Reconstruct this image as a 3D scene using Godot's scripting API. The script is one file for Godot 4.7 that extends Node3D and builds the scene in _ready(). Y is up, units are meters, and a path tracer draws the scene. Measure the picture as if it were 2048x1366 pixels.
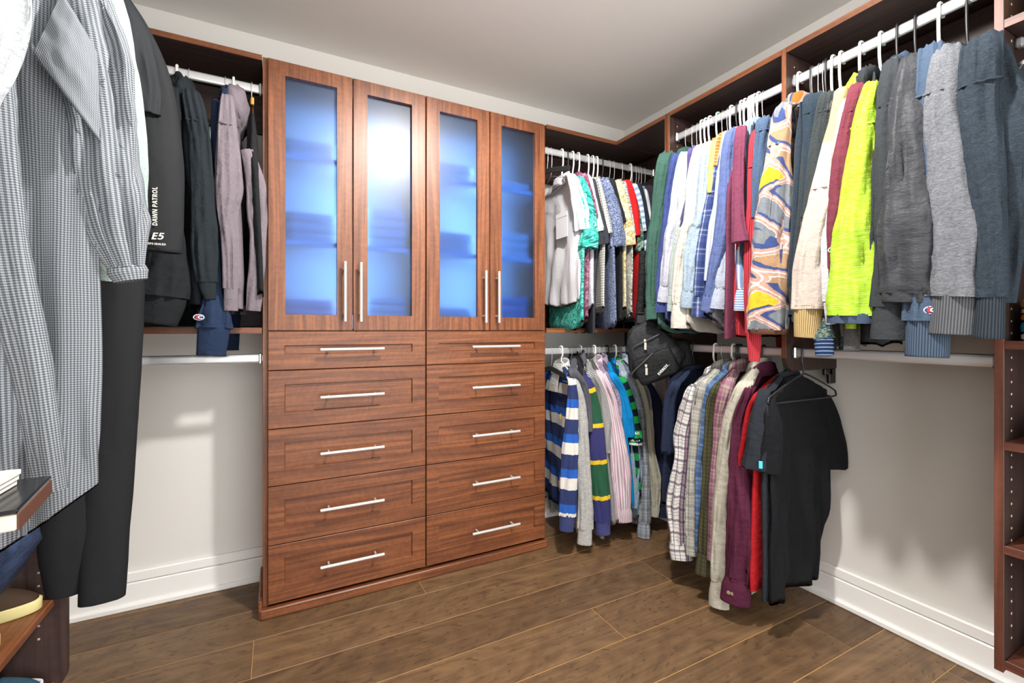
extends Node3D

var cam_h := 1.0888
var mats := {}
var texs := {}
var used := {}
var nz := FastNoiseLite.new()
var rng := RandomNumberGenerator.new()
var wrinkle: NoiseTexture2D
var glass: StandardMaterial3D

# ------------------------------------------------------------------ scene
func _ready():
	rng.seed = 11
	nz.seed = 5
	nz.noise_type = FastNoiseLite.TYPE_SIMPLEX_SMOOTH
	nz.frequency = 1.0
	nz.fractal_octaves = 2
	var cam := Camera3D.new()
	cam.name = "camera"
	cam.near = 0.05
	cam.far = 50.0
	cam.projection = Camera3D.PROJECTION_FRUSTUM
	cam.size = 0.05 * 2.0 * 683.0 / 910.28
	cam.frustum_offset = Vector2(0, -0.05 * 23.1 / 910.28)
	cam.position = Vector3(0, cam_h, 0)
	cam.rotation_degrees = Vector3(0, -27.3795, 0)
	cam.current = true
	add_child(cam)
	var we := WorldEnvironment.new()
	we.name = "environment"
	var env := Environment.new()
	env.background_mode = Environment.BG_COLOR
	env.background_color = Color(1.0, 0.995, 0.985)
	env.background_energy_multiplier = 6.0
	env.tonemap_mode = Environment.TONE_MAPPER_LINEAR
	env.tonemap_exposure = 0.86
	env.sdfgi_enabled = true
	env.ssao_enabled = true
	env.ssil_enabled = true
	we.environment = env
	add_child(we)
	ceiling_lamp("dome_lamp", Vector3(0.70, 2.375, -0.80), 0.11, 4.4, "opal dome ceiling lamp over the middle of the closet floor")
	fill_panel("added_fill_panel", Vector3(0.0, 2.375, 0.35), 0.6, 0.5, "square white fill light panel added unseen behind the camera")
	shell()
	carpentry()
	cabinets()
	rods()
	wardrobe()
	extras()

func ceiling_lamp(nm, at, r, e, label):
	# opal dome under the ceiling with its lamp inside
	var t = thing(nm, label, "ceiling lamp", at - Vector3(0, 0.10, 0))
	lathe_part("trim_ring", [[r + 0.004, 0.075], [r + 0.014, 0.080], [r + 0.014, 0.0995], [0.0, 0.0995]], solid("#f2f2ee", 0.5), t)
	var P := []
	for k in 9:
		var a := PI / 2 * k / 8
		P.append([r * sin(a), 0.078 - 0.075 * cos(a)])
	lathe_part("lamp_dome", P, glow(Color(1, 0.96, 0.9), 3.0), t)
	var l := SpotLight3D.new()
	l.name = "lamp_light"
	l.spot_angle = 84.0
	l.spot_angle_attenuation = 0.3
	l.rotation_degrees = Vector3(-90, 0, 0)
	l.light_color = Color(1, 0.985, 0.965)
	l.light_energy = e
	l.light_size = 0.05
	l.spot_range = 9.0
	l.spot_attenuation = 2.0
	l.shadow_enabled = true
	l.position = Vector3(0, 0.045, 0)
	t.add_child(l)
	# what the opal glass sends sideways and up
	var s := OmniLight3D.new()
	s.name = "glow_light"
	s.light_color = Color(1, 0.985, 0.965)
	s.light_energy = e * 0.14
	s.light_size = 0.05
	s.omni_range = 9.0
	s.omni_attenuation = 2.0
	s.shadow_enabled = true
	s.position = Vector3(0, 0.03, 0)
	t.add_child(s)

func fill_panel(nm, at, w, e, label):  # unseen panel added for soft fill from behind the camera
	var t = thing(nm, label, "ceiling lamp", at - Vector3(0, 0.02, 0))
	var st := mb()
	cbox(st, Vector3(0, 0.008, 0), Vector3(w + 0.04, 0.024, w + 0.04), 0.004)
	put("frame", st, solid("#f2f2ee", 0.5), t)
	st = mb()
	cbox(st, Vector3(0, -0.006, 0), Vector3(w, 0.004, w), 0.001)
	put("diffuser", st, glow(Color(1, 0.985, 0.965), 2.0), t)
	var l := AreaLight3D.new()
	l.name = "panel_fill"
	l.area_size = Vector2(w, w)
	l.light_color = Color(1, 0.98, 0.95)
	l.light_energy = e
	l.area_range = 8.0
	l.shadow_enabled = true
	l.position = Vector3(0, -0.014, 0)
	l.rotation_degrees = Vector3(-90, 0, 0)
	t.add_child(l)

# ------------------------------------------------------------------ helpers
func numbered(n: String) -> String:
	if not used.has(n):
		used[n] = 0
		return n
	used[n] += 1
	return "%s_%03d" % [n, used[n]]

func tag(o, label, category, group = ""):
	o.set_meta("label", label)
	o.set_meta("category", category)
	if group != "":
		o.set_meta("group", group)
	return o

func thing(nm, label, category, at := Vector3.ZERO, group = ""):
	var o := Node3D.new()
	o.name = numbered(nm)
	o.position = at
	add_child(o, true)
	return tag(o, label, category, group)

func mb() -> SurfaceTool:
	var st := SurfaceTool.new()
	st.begin(Mesh.PRIMITIVE_TRIANGLES)
	return st

func put(nm, st, mat, parent):
	var mi := MeshInstance3D.new()
	mi.name = nm
	mi.mesh = st.commit() if st is SurfaceTool else st
	mi.material_override = mat
	parent.add_child(mi, true)
	return mi

func struct(nm, st, mat):
	var mi = put(numbered(nm), st, mat, self)
	mi.set_meta("kind", "structure")
	return mi

func quad(st: SurfaceTool, a, b, c, d, n: Vector3, ua, ub, uc, ud):
	# corners seen anticlockwise from outside
	st.set_normal(n)
	for k in [[a, ua], [c, uc], [b, ub], [a, ua], [d, ud], [c, uc]]:
		st.set_uv(k[1])
		st.set_normal(n)
		st.add_vertex(k[0])

func cbox(st: SurfaceTool, c: Vector3, s: Vector3, bev := 0.002, grain := 0, off := Vector2.ZERO):
	# chamfered box; grain 0,1,2 is the axis along which the texture's V runs
	var h := s * 0.5
	bev = minf(bev, minf(h.x, minf(h.y, h.z)) * 0.9)
	var f := func(p: Vector3, ax: int) -> Vector2:
		var g := grain
		var o := 0
		if ax == g:
			g = (ax + 1) % 3
			o = (ax + 2) % 3
		else:
			o = 3 - ax - g
		return Vector2(p[o] + 0.37 * ax, p[g]) + off
	for ax in 3:
		var i := (ax + 1) % 3
		var j := (ax + 2) % 3
		for sg in [-1.0, 1.0]:
			var P := []
			for k in [[-1, -1], [1, -1], [1, 1], [-1, 1]]:
				var p := Vector3.ZERO
				p[ax] = sg * h[ax]
				p[i] = k[0] * (h[i] - bev)
				p[j] = k[1] * (h[j] - bev)
				P.append(p + c)
			if sg < 0:
				P.reverse()
			var n := Vector3.ZERO
			n[ax] = sg
			quad(st, P[0], P[1], P[2], P[3], n, f.call(P[0], ax), f.call(P[1], ax), f.call(P[2], ax), f.call(P[3], ax))
		# chamfers along the axis ax
		for k in [[-1, -1], [1, -1], [1, 1], [-1, 1]]:
			var a := Vector3.ZERO
			var b := Vector3.ZERO
			a[i] = k[0] * h[i]
			a[j] = k[1] * (h[j] - bev)
			b[i] = k[0] * (h[i] - bev)
			b[j] = k[1] * h[j]
			var n := Vector3.ZERO
			n[i] = k[0]
			n[j] = k[1]
			n = n.normalized()
			var d := Vector3.ZERO
			d[ax] = h[ax] - bev
			var Q := [a - d, b - d, b + d, a + d]
			if (Q[1] - Q[0]).cross(Q[2] - Q[0]).dot(n) < 0:
				Q.reverse()
			for m in 4:
				Q[m] += c
			quad(st, Q[0], Q[1], Q[2], Q[3], n, f.call(Q[0], i), f.call(Q[1], i), f.call(Q[2], i), f.call(Q[3], i))
	for sx in [-1, 1]:
		for sy in [-1, 1]:
			for sz in [-1, 1]:
				var sg := Vector3(sx, sy, sz)
				var T := [Vector3(h.x, h.y - bev, h.z - bev), Vector3(h.x - bev, h.y, h.z - bev), Vector3(h.x - bev, h.y - bev, h.z)]
				for m in 3:
					T[m] = T[m] * sg + c
				var n := sg.normalized()
				if (T[1] - T[0]).cross(T[2] - T[0]).dot(n) > 0:
					T.reverse()
				for m in 3:
					st.set_normal(n)
					st.set_uv(f.call(T[m], 0))
					st.add_vertex(T[m])

func bx(st, x0, x1, y0, y1, z0, z1, bev := 0.002, grain := 0):
	cbox(st, Vector3(x0 + x1, y0 + y1, z0 + z1) * 0.5, Vector3(x1 - x0, y1 - y0, z1 - z0), bev, grain, Vector2(rng.randf() * 3.0, rng.randf() * 3.0))

func grid(rows: Array, uvs: Array, closed: bool, cap0 := false, cap1 := false) -> ArrayMesh:
	# rows of points; smooth normals; a closed row repeats its first point at its end
	var nv := rows.size()
	var nu: int = rows[0].size()
	var V := PackedVector3Array()
	var U := PackedVector2Array()
	for r in rows:
		V.append_array(r)
	for r in uvs:
		U.append_array(r)
	var N := PackedVector3Array()
	N.resize(nu * nv)
	var I := PackedInt32Array()
	for j in nv - 1:
		for i in nu - 1:
			var a := j * nu + i
			var b := a + 1
			var c := a + nu
			var d := c + 1
			var n := (V[d] - V[a]).cross(V[c] - V[b])
			N[a] += n
			N[b] += n
			N[c] += n
			N[d] += n
			I.append_array([a, c, b, b, c, d])
	for j in nv:
		if closed:
			var n := N[j * nu] + N[j * nu + nu - 1]
			N[j * nu] = n
			N[j * nu + nu - 1] = n
	for e in [[cap0, 0, true], [cap1, nv - 1, false]]:
		if e[0]:
			var mid := Vector3.ZERO
			for i in nu - 1:
				mid += V[e[1] * nu + i]
			V.append(mid / (nu - 1))
			U.append(U[e[1] * nu])
			var at := V.size() - 1
			N.append((V[e[1] * nu] - V[(e[1] + (1 if e[2] else -1)) * nu]))
			for i in nu - 1:
				var a: int = e[1] * nu + i
				if e[2]:
					I.append_array([at, a, a + 1])
				else:
					I.append_array([at, a + 1, a])
	for k in N.size():
		N[k] = N[k].normalized() if N[k].length_squared() > 1e-20 else Vector3.UP
	# outside check for closed shapes: flip if normals look inwards
	if closed:
		var s := 0.0
		var j := nv / 2
		var mid := Vector3.ZERO
		for i in nu - 1:
			mid += V[j * nu + i]
		mid /= nu - 1
		for i in nu - 1:
			s += N[j * nu + i].dot(V[j * nu + i] - mid)
		# normals and winding agree by construction; turn both when they face inwards
		if s < 0:
			for k in N.size():
				N[k] = -N[k]
			for k in range(0, I.size(), 3):
				var t := I[k]
				I[k] = I[k + 1]
				I[k + 1] = t
	var A := []
	A.resize(Mesh.ARRAY_MAX)
	A[Mesh.ARRAY_VERTEX] = V
	A[Mesh.ARRAY_NORMAL] = N
	A[Mesh.ARRAY_TEX_UV] = U
	A[Mesh.ARRAY_INDEX] = I
	var m := ArrayMesh.new()
	m.add_surface_from_arrays(Mesh.PRIMITIVE_TRIANGLES, A)
	return m

func spline(P: Array, n: int) -> Array:
	# Catmull-Rom through arrays of numbers
	var out := []
	var m := P.size()
	for k in n + 1:
		var x := float(k) / n * (m - 1)
		var i := mini(int(x), m - 2)
		var t := x - i
		var p0 = P[maxi(i - 1, 0)]
		var p1 = P[i]
		var p2 = P[i + 1]
		var p3 = P[mini(i + 2, m - 1)]
		var q := []
		for c in p1.size():
			q.append(0.5 * ((2.0 * p1[c]) + (p2[c] - p0[c]) * t + (2.0 * p0[c] - 5.0 * p1[c] + 4.0 * p2[c] - p3[c]) * t * t + (3.0 * p1[c] - p0[c] - 3.0 * p2[c] + p3[c]) * t * t * t))
		out.append(q)
	return out

func pipe(P: Array, r: float, n := 8, seg := 24) -> ArrayMesh:
	# round tube through points (Vector3)
	var Q := []
	for p in P:
		Q.append([p.x, p.y, p.z])
	var S := spline(Q, seg)
	var rows := []
	var uvs := []
	var side := Vector3.ZERO
	var l := 0.0
	for k in S.size():
		var c := Vector3(S[k][0], S[k][1], S[k][2])
		var k0 := maxi(k - 1, 0)
		var k1 := mini(k + 1, S.size() - 1)
		var t := Vector3(S[k1][0] - S[k0][0], S[k1][1] - S[k0][1], S[k1][2] - S[k0][2]).normalized()
		if k == 0:
			side = t.cross(Vector3(0.31, 0.2, 0.93)).normalized()
		side = (side - t * side.dot(t)).normalized()
		var up := t.cross(side)
		var row := PackedVector3Array()
		var uv := PackedVector2Array()
		for i in n + 1:
			var a := TAU * i / n
			row.append(c + (side * cos(a) + up * sin(a)) * r)
			uv.append(Vector2(r * a, l))
		rows.append(row)
		uvs.append(uv)
		l += 0.01
	return grid(rows, uvs, true, true, true)

func lathe(P: Array, n := 32) -> ArrayMesh:
	var rows := []
	var uvs := []
	for p in P:
		var row := PackedVector3Array()
		var uv := PackedVector2Array()
		for i in n + 1:
			var a := TAU * i / n
			row.append(Vector3(cos(a) * maxf(p[0], 0.0005), p[1], sin(a) * maxf(p[0], 0.0005)))
			uv.append(Vector2(a * 0.05, p[1]))
		rows.append(row)
		uvs.append(uv)
	return grid(rows, uvs, true)

func lathe_part(nm, P, mat, parent):
	return put(nm, lathe(P), mat, parent)

# ------------------------------------------------------------------ materials
func solid(hex: String, rough := 0.6, metal := 0.0) -> StandardMaterial3D:
	var k := "solid%s%.2f%.2f" % [hex, rough, metal]
	if not mats.has(k):
		var m := StandardMaterial3D.new()
		m.albedo_color = Color(hex)
		m.roughness = rough
		m.metallic = metal
		mats[k] = m
	return mats[k]

func glow(c: Color, e: float) -> StandardMaterial3D:
	var m := StandardMaterial3D.new()
	m.albedo_color = Color(0.9, 0.9, 0.9)
	m.emission_enabled = true
	m.emission = c
	m.emission_energy_multiplier = e
	return m

func tex(key: String, w: int, h: int, f: Callable) -> ImageTexture:
	if not texs.has(key):
		var b := PackedByteArray()
		b.resize(w * h * 3)
		var k := 0
		for y in h:
			for x in w:
				var c: Color = f.call(x, y)
				b[k] = clampi(int(c.r * 255.0), 0, 255)
				b[k + 1] = clampi(int(c.g * 255.0), 0, 255)
				b[k + 2] = clampi(int(c.b * 255.0), 0, 255)
				k += 3
		texs[key] = ImageTexture.create_from_image(Image.create_from_data(w, h, false, Image.FORMAT_RGB8, b))
	return texs[key]

func loopn(x: float, y: float, w: float, h: float, fx: float, fy: float, s := 0.0) -> float:
	# noise that repeats over a tile: a walk on two circles
	var a := TAU * x / w
	var b := TAU * y / h
	return nz.get_noise_3d(cos(a) * fx + s, sin(a) * fx + cos(b) * fy, sin(b) * fy + s * 1.7)

func wrinkles() -> NoiseTexture2D:
	if wrinkle == null:
		wrinkle = NoiseTexture2D.new()
		wrinkle.width = 512
		wrinkle.height = 512
		wrinkle.seamless = true
		wrinkle.as_normal_map = true
		wrinkle.bump_strength = 5.0
		var n := FastNoiseLite.new()
		n.seed = 3
		n.frequency = 0.012
		n.noise_type = FastNoiseLite.TYPE_SIMPLEX_SMOOTH
		n.fractal_octaves = 4
		n.domain_warp_enabled = true
		n.domain_warp_amplitude = 40.0
		wrinkle.noise = n
	return wrinkle

func weave(kind: String) -> ImageTexture:
	return tex("weave_" + kind, 128, 128, func(x, y):
		var v := 0.93
		match kind:
			"rib":
				v = 0.80 + 0.2 * sin(TAU * x / 8.0)
			"knit":
				v = 0.94 + 0.05 * loopn(x, y, 128, 128, 9.0, 9.0) + rng.randf_range(-0.03, 0.03)
			"heather":
				v = 0.88 + 0.14 * loopn(x, y, 128, 128, 6.0, 14.0) + rng.randf_range(-0.10, 0.10)
			"fleece":
				v = 0.86 + 0.3 * loopn(x, y, 128, 128, 7.0, 7.0) + rng.randf_range(-0.1, 0.1)
			"denim":
				v = 0.92 + 0.08 * loopn(x, y, 128, 128, 9.0, 9.0) + rng.randf_range(-0.07, 0.07)
			"nylon", "neo":
				v = 0.96 + 0.03 * loopn(x, y, 128, 128, 4.0, 4.0)
			_:
				v = 0.95 + rng.randf_range(-0.03, 0.03)
		return Color(v, v, v))

func mixc(a: Color, b: Color, t: float) -> Color:
	return a.lerp(b, clampf(t, 0.0, 1.0))

func fabric(key: String) -> StandardMaterial3D:
	if mats.has(key):
		return mats[key]
	var m := StandardMaterial3D.new()
	m.roughness = 0.92
	m.metallic_specular = 0.3
	m.albedo_color = Color(0.89, 0.89, 0.89)
	m.normal_enabled = true
	m.normal_texture = wrinkles()
	m.normal_scale = 0.8
	var p := key.split(":")
	var T := Vector2(0.3, 0.3)
	match p[0]:
		"s":
			m.albedo_color = Color(p[1]) * 0.90
			m.albedo_texture = weave(p[2])
			T = Vector2(0.22, 0.22)
			match p[2]:
				"rib":
					T = Vector2(0.06, 0.3)
					m.normal_scale = 0.5
				"nylon":
					m.roughness = 0.5
					m.normal_scale = 1.3
				"neo":
					m.roughness = 0.75
					m.normal_scale = 0.15
				"fleece":
					T = Vector2(0.08, 0.08)
					m.heightmap_enabled = true
					m.heightmap_texture = weave("fleece")
					m.heightmap_scale = 0.25
					m.rim_enabled = true
					m.rim = 0.4
				"knit", "heather":
					m.normal_scale = 1.0
				"cotton", "denim":
					m.normal_scale = 1.2
		"v", "hs":
			var a := Color(p[1])
			var b := Color(p[2])
			var fr := float(p[4])
			m.albedo_texture = tex(key, 64, 64, func(x, y):
				var q: float = x if p[0] == "v" else y
				var d := fmod(q, 8.0) / 8.0
				return mixc(a, b, smoothstep(1.0 - fr - 0.12, 1.0 - fr + 0.02, d)))
			T = Vector2.ONE * 8.0 * float(p[3]) / 1000.0
			m.normal_scale = 0.6
		"b":
			var n := (p.size() - 2) / 2
			m.albedo_texture = tex(key, 8, 256, func(_x, y):
				var t: float = y / 256.0
				for k in n:
					t -= float(p[3 + 2 * k])
					if t < 0.0:
						return Color(p[2 + 2 * k])
				return Color(p[2]))
			T = Vector2(0.3, float(p[1]))
			m.normal_scale = 0.3
		"g":
			var a := Color(p[1])
			var b := Color(p[2])
			m.albedo_texture = tex(key, 64, 64, func(x, y):
				var q := 0.0
				if x % 16 < 3:
					q += 0.55
				if y % 16 < 3:
					q += 0.55
				return mixc(a, b, q))
			T = Vector2.ONE * 4.0 * float(p[3]) / 1000.0
			m.normal_scale = 0.6
		"h":
			var a := Color(p[1])
			var b := Color(p[2])
			m.albedo_texture = tex(key, 64, 64, func(x, y): return a if ((int(x) / 4) + (int(y) / 4)) % 2 == 0 else b)
			T = Vector2.ONE * 8.0 * float(p[3]) / 1000.0 * 1.6
			m.normal_scale = 0.6
		"pl":
			var a := Color(p[1])
			var b := Color(p[2])
			var c := Color(p[3])
			m.albedo_texture = tex(key, 128, 128, func(x, y):
				var col := a
				var tw := 0.85 if (int(x) + int(y)) % 4 < 2 else 0.35
				for ax in 2:
					var q: float = (x if ax == 0 else y) / 128.0
					var w: float = tw if ax == 0 else 1.0 - tw
					if q < 0.26:
						col = mixc(col, b, 0.75 * w)
					elif q > 0.34 and q < 0.40:
						col = mixc(col, c, 0.9 * w)
					elif q > 0.46 and q < 0.52:
						col = mixc(col, b, 0.6 * w)
					elif q > 0.60 and q < 0.64:
						col = mixc(col, c, 0.8 * w)
					elif q > 0.78 and q < 0.82:
						col = mixc(col, b, 0.7 * w)
				return col)
			T = Vector2.ONE * float(p[4]) / 1000.0
			m.normal_scale = 0.6
		"wp":
			var a := Color(p[1])
			var b := Color(p[2])
			var c := Color(p[3])
			m.albedo_texture = tex(key, 128, 128, func(x, y):
				var col := a
				for ax in 2:
					var q: float = (x if ax == 0 else y) / 128.0
					if q < 0.045 or (q > 0.13 and q < 0.17):
						col = mixc(col, c, 0.75)
					elif q > 0.045 and q < 0.13:
						col = mixc(col, b, 0.55)
					elif (q > 0.40 and q < 0.43) or (q > 0.66 and q < 0.69):
						col = mixc(col, c, 0.6)
				return col)
			T = Vector2.ONE * float(p[4]) / 1000.0
			m.normal_scale = 0.6
		"f":
			var a := Color(p[1])
			var b := Color(p[2])
			var c := Color(p[3])
			var s := hash(key) % 97
			m.albedo_texture = tex(key, 192, 192, func(x, y):
				var k := 1.1 if float(p[4]) < 90 else 3.2
				var wx := 8.0 * loopn(x, y, 192, 192, 1.6, 1.6, s + 9.0)
				var n := loopn(x + wx * 3.0, y + wx * 2.0, 192, 192, 2.2 * k, 2.2 * k, s)
				var n2 := loopn(x - wx * 2.0, y + wx * 3.0, 192, 192, 3.0 * k, 3.0 * k, s + 31.0)
				var col := a
				if absf(n) < 0.10:
					col = b
				elif n > 0.27:
					col = mixc(b, a, 0.25)
				if n2 < -0.28:
					col = c
				return col)
			T = Vector2(0.36, 0.36)
			m.normal_scale = 0.3
		"w":
			var a := Color(p[1])
			var b := Color(p[2])
			var c := Color(p[3])
			m.albedo_texture = tex(key, 192, 192, func(x, y):
				var n := loopn(x, y, 192, 192, 2.6, 2.6, 4.0)
				var n2 := loopn(x, y, 192, 192, 6.0, 6.0, 17.0)
				var r := sin(n * 26.0 + n2 * 5.0)
				var col := mixc(a, c, 0.5 + n2)
				if r > 0.45:
					col = mixc(a, b, 0.85)
				return col)
			T = Vector2(0.28, 0.28)
			m.normal_scale = 0.3
		"rip":
			var a := Color(p[1])
			var b := Color(p[2])
			m.albedo_texture = tex(key, 128, 128, func(x, y):
				var n := loopn(x, y, 128, 128, 2.0, 7.0, 2.0)
				return mixc(a, b, (0.5 if int(y) % 6 < 2 else 0.1) + n * 0.8))
			T = Vector2(0.2, 0.12)
			m.roughness = 0.6
			m.normal_scale = 1.1
			m.backlight_enabled = true
			m.backlight = Color(0.25, 0.3, 0.05)
		"gg":
			m.albedo_texture = tex(key, 64, 64, func(x, y):
				var q := 0
				if (int(x) / 8) % 2 == 0:
					q += 1
				if (int(y) / 8) % 2 == 0:
					q += 1
				return [Color("#b3b8bd"), Color("#82888f"), Color("#545a62")][q])
			T = Vector2(0.0176, 0.0176)
			m.normal_enabled = false
		"sherpa":
			m.albedo_texture = sherpa_tex()
			T = Vector2(0.42, 0.42)
			m.heightmap_enabled = true
			m.heightmap_texture = m.albedo_texture
			m.heightmap_scale = 0.1
			m.normal_scale = 0.3
			m.rim_enabled = true
			m.rim = 0.3
	m.uv1_scale = Vector3(1.0 / T.x, 1.0 / T.y, 1.0)
	mats[key] = m
	return m

func sherpa_tex() -> ImageTexture:
	var pal := [Color("#7f868e"), Color("#b3906f"), Color("#7f868e"), Color("#d9742f"), Color("#83898f"), Color("#e8bf2e"), Color("#d5e3e4"), Color("#8a8f96"), Color("#b3906f")]
	var pts := []
	var r := RandomNumberGenerator.new()
	r.seed = 8
	for j in 5:
		for i in 4:
			pts.append(Vector2((i + 0.5 * (j % 2) + r.randf_range(0.1, 0.5)) / 4.0, (j + r.randf_range(0.1, 0.6)) / 5.0))
	return tex("sherpa", 320, 320, func(x, y):
		var q := Vector2(x / 320.0, y / 320.0)
		var w := q
		q.x += 0.045 * sin(TAU * (w.y * 2.0 + 0.1)) + 0.02 * sin(TAU * (w.y * 5.0 + w.x))
		q.y += 0.06 * sin(TAU * (w.x * 2.0 + 0.3)) + 0.025 * sin(TAU * (w.x * 4.0 - w.y))
		var d1 := 9.0
		var d2 := 9.0
		var best := 0
		for k in pts.size():
			var e: Vector2 = q - pts[k]
			e.x -= roundf(e.x)
			e.y -= roundf(e.y)
			var d := Vector2(e.x * 1.25, e.y).length()
			if d < d1:
				d2 = d1
				d1 = d
				best = k
			elif d < d2:
				d2 = d
		var g := d2 - d1
		var v := 0.94 + rng.randf_range(-0.09, 0.09)
		var c: Color = pal[best % pal.size()]
		var low: bool = (q - pts[best] - (q - pts[best]).round()).y > 0.0
		if g < 0.012:
			c = Color("#e2d6d0")
		elif g < 0.05:
			c = Color("#c79c8c")
		elif g < 0.105 and low:
			c = Color("#405288")
		elif g < 0.062:
			c = Color("#e2d6d0")
		return c * v)

func wood(tone := 0) -> StandardMaterial3D:
	var key := "wood%d" % tone
	if mats.has(key):
		return mats[key]
	var m := StandardMaterial3D.new()
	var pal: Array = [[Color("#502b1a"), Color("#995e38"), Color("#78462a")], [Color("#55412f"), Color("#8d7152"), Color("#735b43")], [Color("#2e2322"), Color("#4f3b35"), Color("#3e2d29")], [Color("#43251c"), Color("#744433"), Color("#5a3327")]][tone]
	var W := 256
	var H := 512
	m.albedo_texture = tex(key, W, H, func(x, y):
		var band := loopn(x, y, W, H, 5.0, 0.35, 3.0 + tone)
		var fine := loopn(x, y, W, H, 22.0, 1.2, 8.0)
		var ring := sin((band * 9.0 + loopn(x, y, W, H, 1.2, 0.9, 21.0) * 7.0) * 3.0)
		var fig := loopn(x, y, W, H, 2.5, 9.0, 40.0) * 0.5
		var t := 0.52 + band * 0.5 + fine * 0.16 + ring * 0.05 + fig * 0.34 + 0.4 * loopn(x, y, W, H, 2.0, 0.5, 90.0)
		if tone == 1:
			t = 0.5 + (t - 0.5) * 0.55
			t += 0.40 * loopn(x, y, W, H, 1.1, 1.6, 60.0)
			if loopn(x, y, W, H, 3.0, 3.5, 75.0) > 0.46:
				t -= 0.5
		var c := mixc(pal[0], pal[1], t)
		return mixc(c, pal[2], 0.25))
	m.uv1_scale = Vector3(1.0 / 0.42, 1.0 / 1.1, 1)
	m.roughness = 0.42 if tone == 0 else 0.5
	m.metallic_specular = 0.5 if tone == 0 else 0.45
	mats[key] = m
	return m

# ------------------------------------------------------------------ room shell
const ZB := -2.276
const XR := 1.9955
const XL := -0.79
const ZF := 1.3
const CH := 2.375

func shell():
	var white := solid("#dddbd7", 0.7)
	var st := mb()
	bx(st, XL - 0.1, XR + 0.1, 0.0, CH, ZB - 0.1, ZB, 0.0005)
	struct("wall_back", st, white)
	st = mb()
	bx(st, XR, XR + 0.1, 0.0, CH, ZB - 0.1, ZF + 0.1, 0.0005)
	struct("wall_right", st, white)
	st = mb()
	bx(st, XL - 0.1, XL, 0.0, CH, ZB - 0.1, ZF + 0.1, 0.0005)
	struct("wall_left", st, white)
	st = mb()
	bx(st, XL - 0.1, -0.35, 0.0, CH, ZF, ZF + 0.1, 0.0005)
	bx(st, 1.65, XR + 0.1, 0.0, CH, ZF, ZF + 0.1, 0.0005)
	bx(st, -0.35, 1.65, 2.2, CH, ZF, ZF + 0.1, 0.0005)  # wide opening below added so background light can fill the room
	struct("wall_front", st, white)
	st = mb()
	bx(st, XL - 0.1, XR + 0.1, CH, CH + 0.1, ZB - 0.1, ZF + 0.1, 0.0005)
	struct("ceiling", st, solid("#f2f0ec", 0.85))
	# floor: separate planks over a golden layer, painted as lit bevel highlights
	st = mb()
	bx(st, XL - 0.1, XR + 0.1, -0.06, -0.0012, ZB - 0.1, ZF + 0.1, 0.0003)
	var fl = struct("floor", st, solid("#c99b5c", 0.6))
	var seams := {-1.835: [-0.07], -1.638: [1.525], -1.441: [1.095], -1.047: [0.1, 1.75], -1.244: [-0.4], -0.85: [0.9], -0.653: [0.3, 1.9], -2.03: [0.55], -2.227: [0.2, 1.7]}
	var woods := []
	for k in 4:
		var m: StandardMaterial3D = wood(1).duplicate()
		m.albedo_color = [Color(1, 0.98, 0.96), Color(0.9, 0.88, 0.86), Color(0.95, 0.93, 0.9), Color(0.84, 0.81, 0.78)][k]
		m.roughness = [0.42, 0.5, 0.46, 0.52][k]
		woods.append(m)
	for k in 19:
		var z0: float = -2.227 + 0.197 * (k - 1)
		var z1: float = minf(z0 + 0.197, ZF)
		z0 = maxf(z0, ZB)
		if z0 >= ZF:
			break
		var xs := [XL]
		var found := false
		for s in seams:
			if absf(s - (-2.227 + 0.197 * (k - 1))) < 0.01:
				xs.append_array(seams[s])
				found = true
		if not found:
			xs.append(rng.randf_range(-0.3, 1.6))
		xs.append(XR)
		for i in xs.size() - 1:
			st = mb()
			bx(st, xs[i] + 0.0008, xs[i + 1] - 0.0008, -0.02, 0.0, z0 + 0.0011, z1 - 0.0011, 0.0011, 0)
			put("plank", st, woods[(k * 3 + i * 2 + (k / 3)) % 4], fl)
	# baseboards: stepped board with a shoe moulding
	for w in [["baseboard_back", 0], ["baseboard_right", 1], ["baseboard_left", 2]]:
		st = mb()
		for q in [[0.0, 0.101, 0.018], [0.1025, 0.142, 0.0145], [0.0, 0.022, 0.031]]:
			match w[1]:
				0: bx(st, XL, XR, q[0], q[1], ZB, ZB + q[2], 0.004)
				1: bx(st, XR - q[2], XR, q[0], q[1], ZB, ZF, 0.004)
				2: bx(st, XL, XL + q[2], q[0], q[1], ZB, ZF, 0.004)
		struct(w[0], st, solid("#efeeec", 0.4))

# ------------------------------------------------------------------ hung carpentry
func wood_thing(nm, label, cat, boxes, group = ""):
	# boxes: [part, x0,x1,y0,y1,z0,z1, grain]
	var x := 0.0
	var t = thing(nm, label, cat, Vector3(boxes[0][1], boxes[0][3], boxes[0][5]), group)
	for b in boxes:
		var st := mb()
		bx(st, b[1], b[2], b[3], b[4], b[5], b[6], 0.0025, b[7])
		var o = put(b[0], st, wood(3 if (b[0] == "shelf" and b[4] < 1.0) else 0 if nm == "shoe_shelf" else 2), t)  # dark tone: darker wood, with shade painted into undersides and inner faces
		o.position = -t.position
		if b[0] in ["shelf", "board", "side_panel"] and not nm.contains("mounting") and not nm.contains("corner") and not nm.contains("shoe"):
			# cherry edge band on the edge that faces the room
			st = mb()
			if b[6] < -1.9:
				bx(st, b[1], b[2], b[3] - 0.0003, b[4] + 0.0003, b[6] - 0.0003, b[6] + 0.0012, 0.0006, 0)
			else:
				bx(st, b[1] - 0.0012, b[1] + 0.0003, b[3] - 0.0003, b[4] + 0.0003, b[5], b[6], 0.0006, 1 if b[0] == "side_panel" else 2)
			put("edge_band", st, wood(3 if nm == "shelf_tower" else 0), t).position = -t.position
	return t

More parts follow.
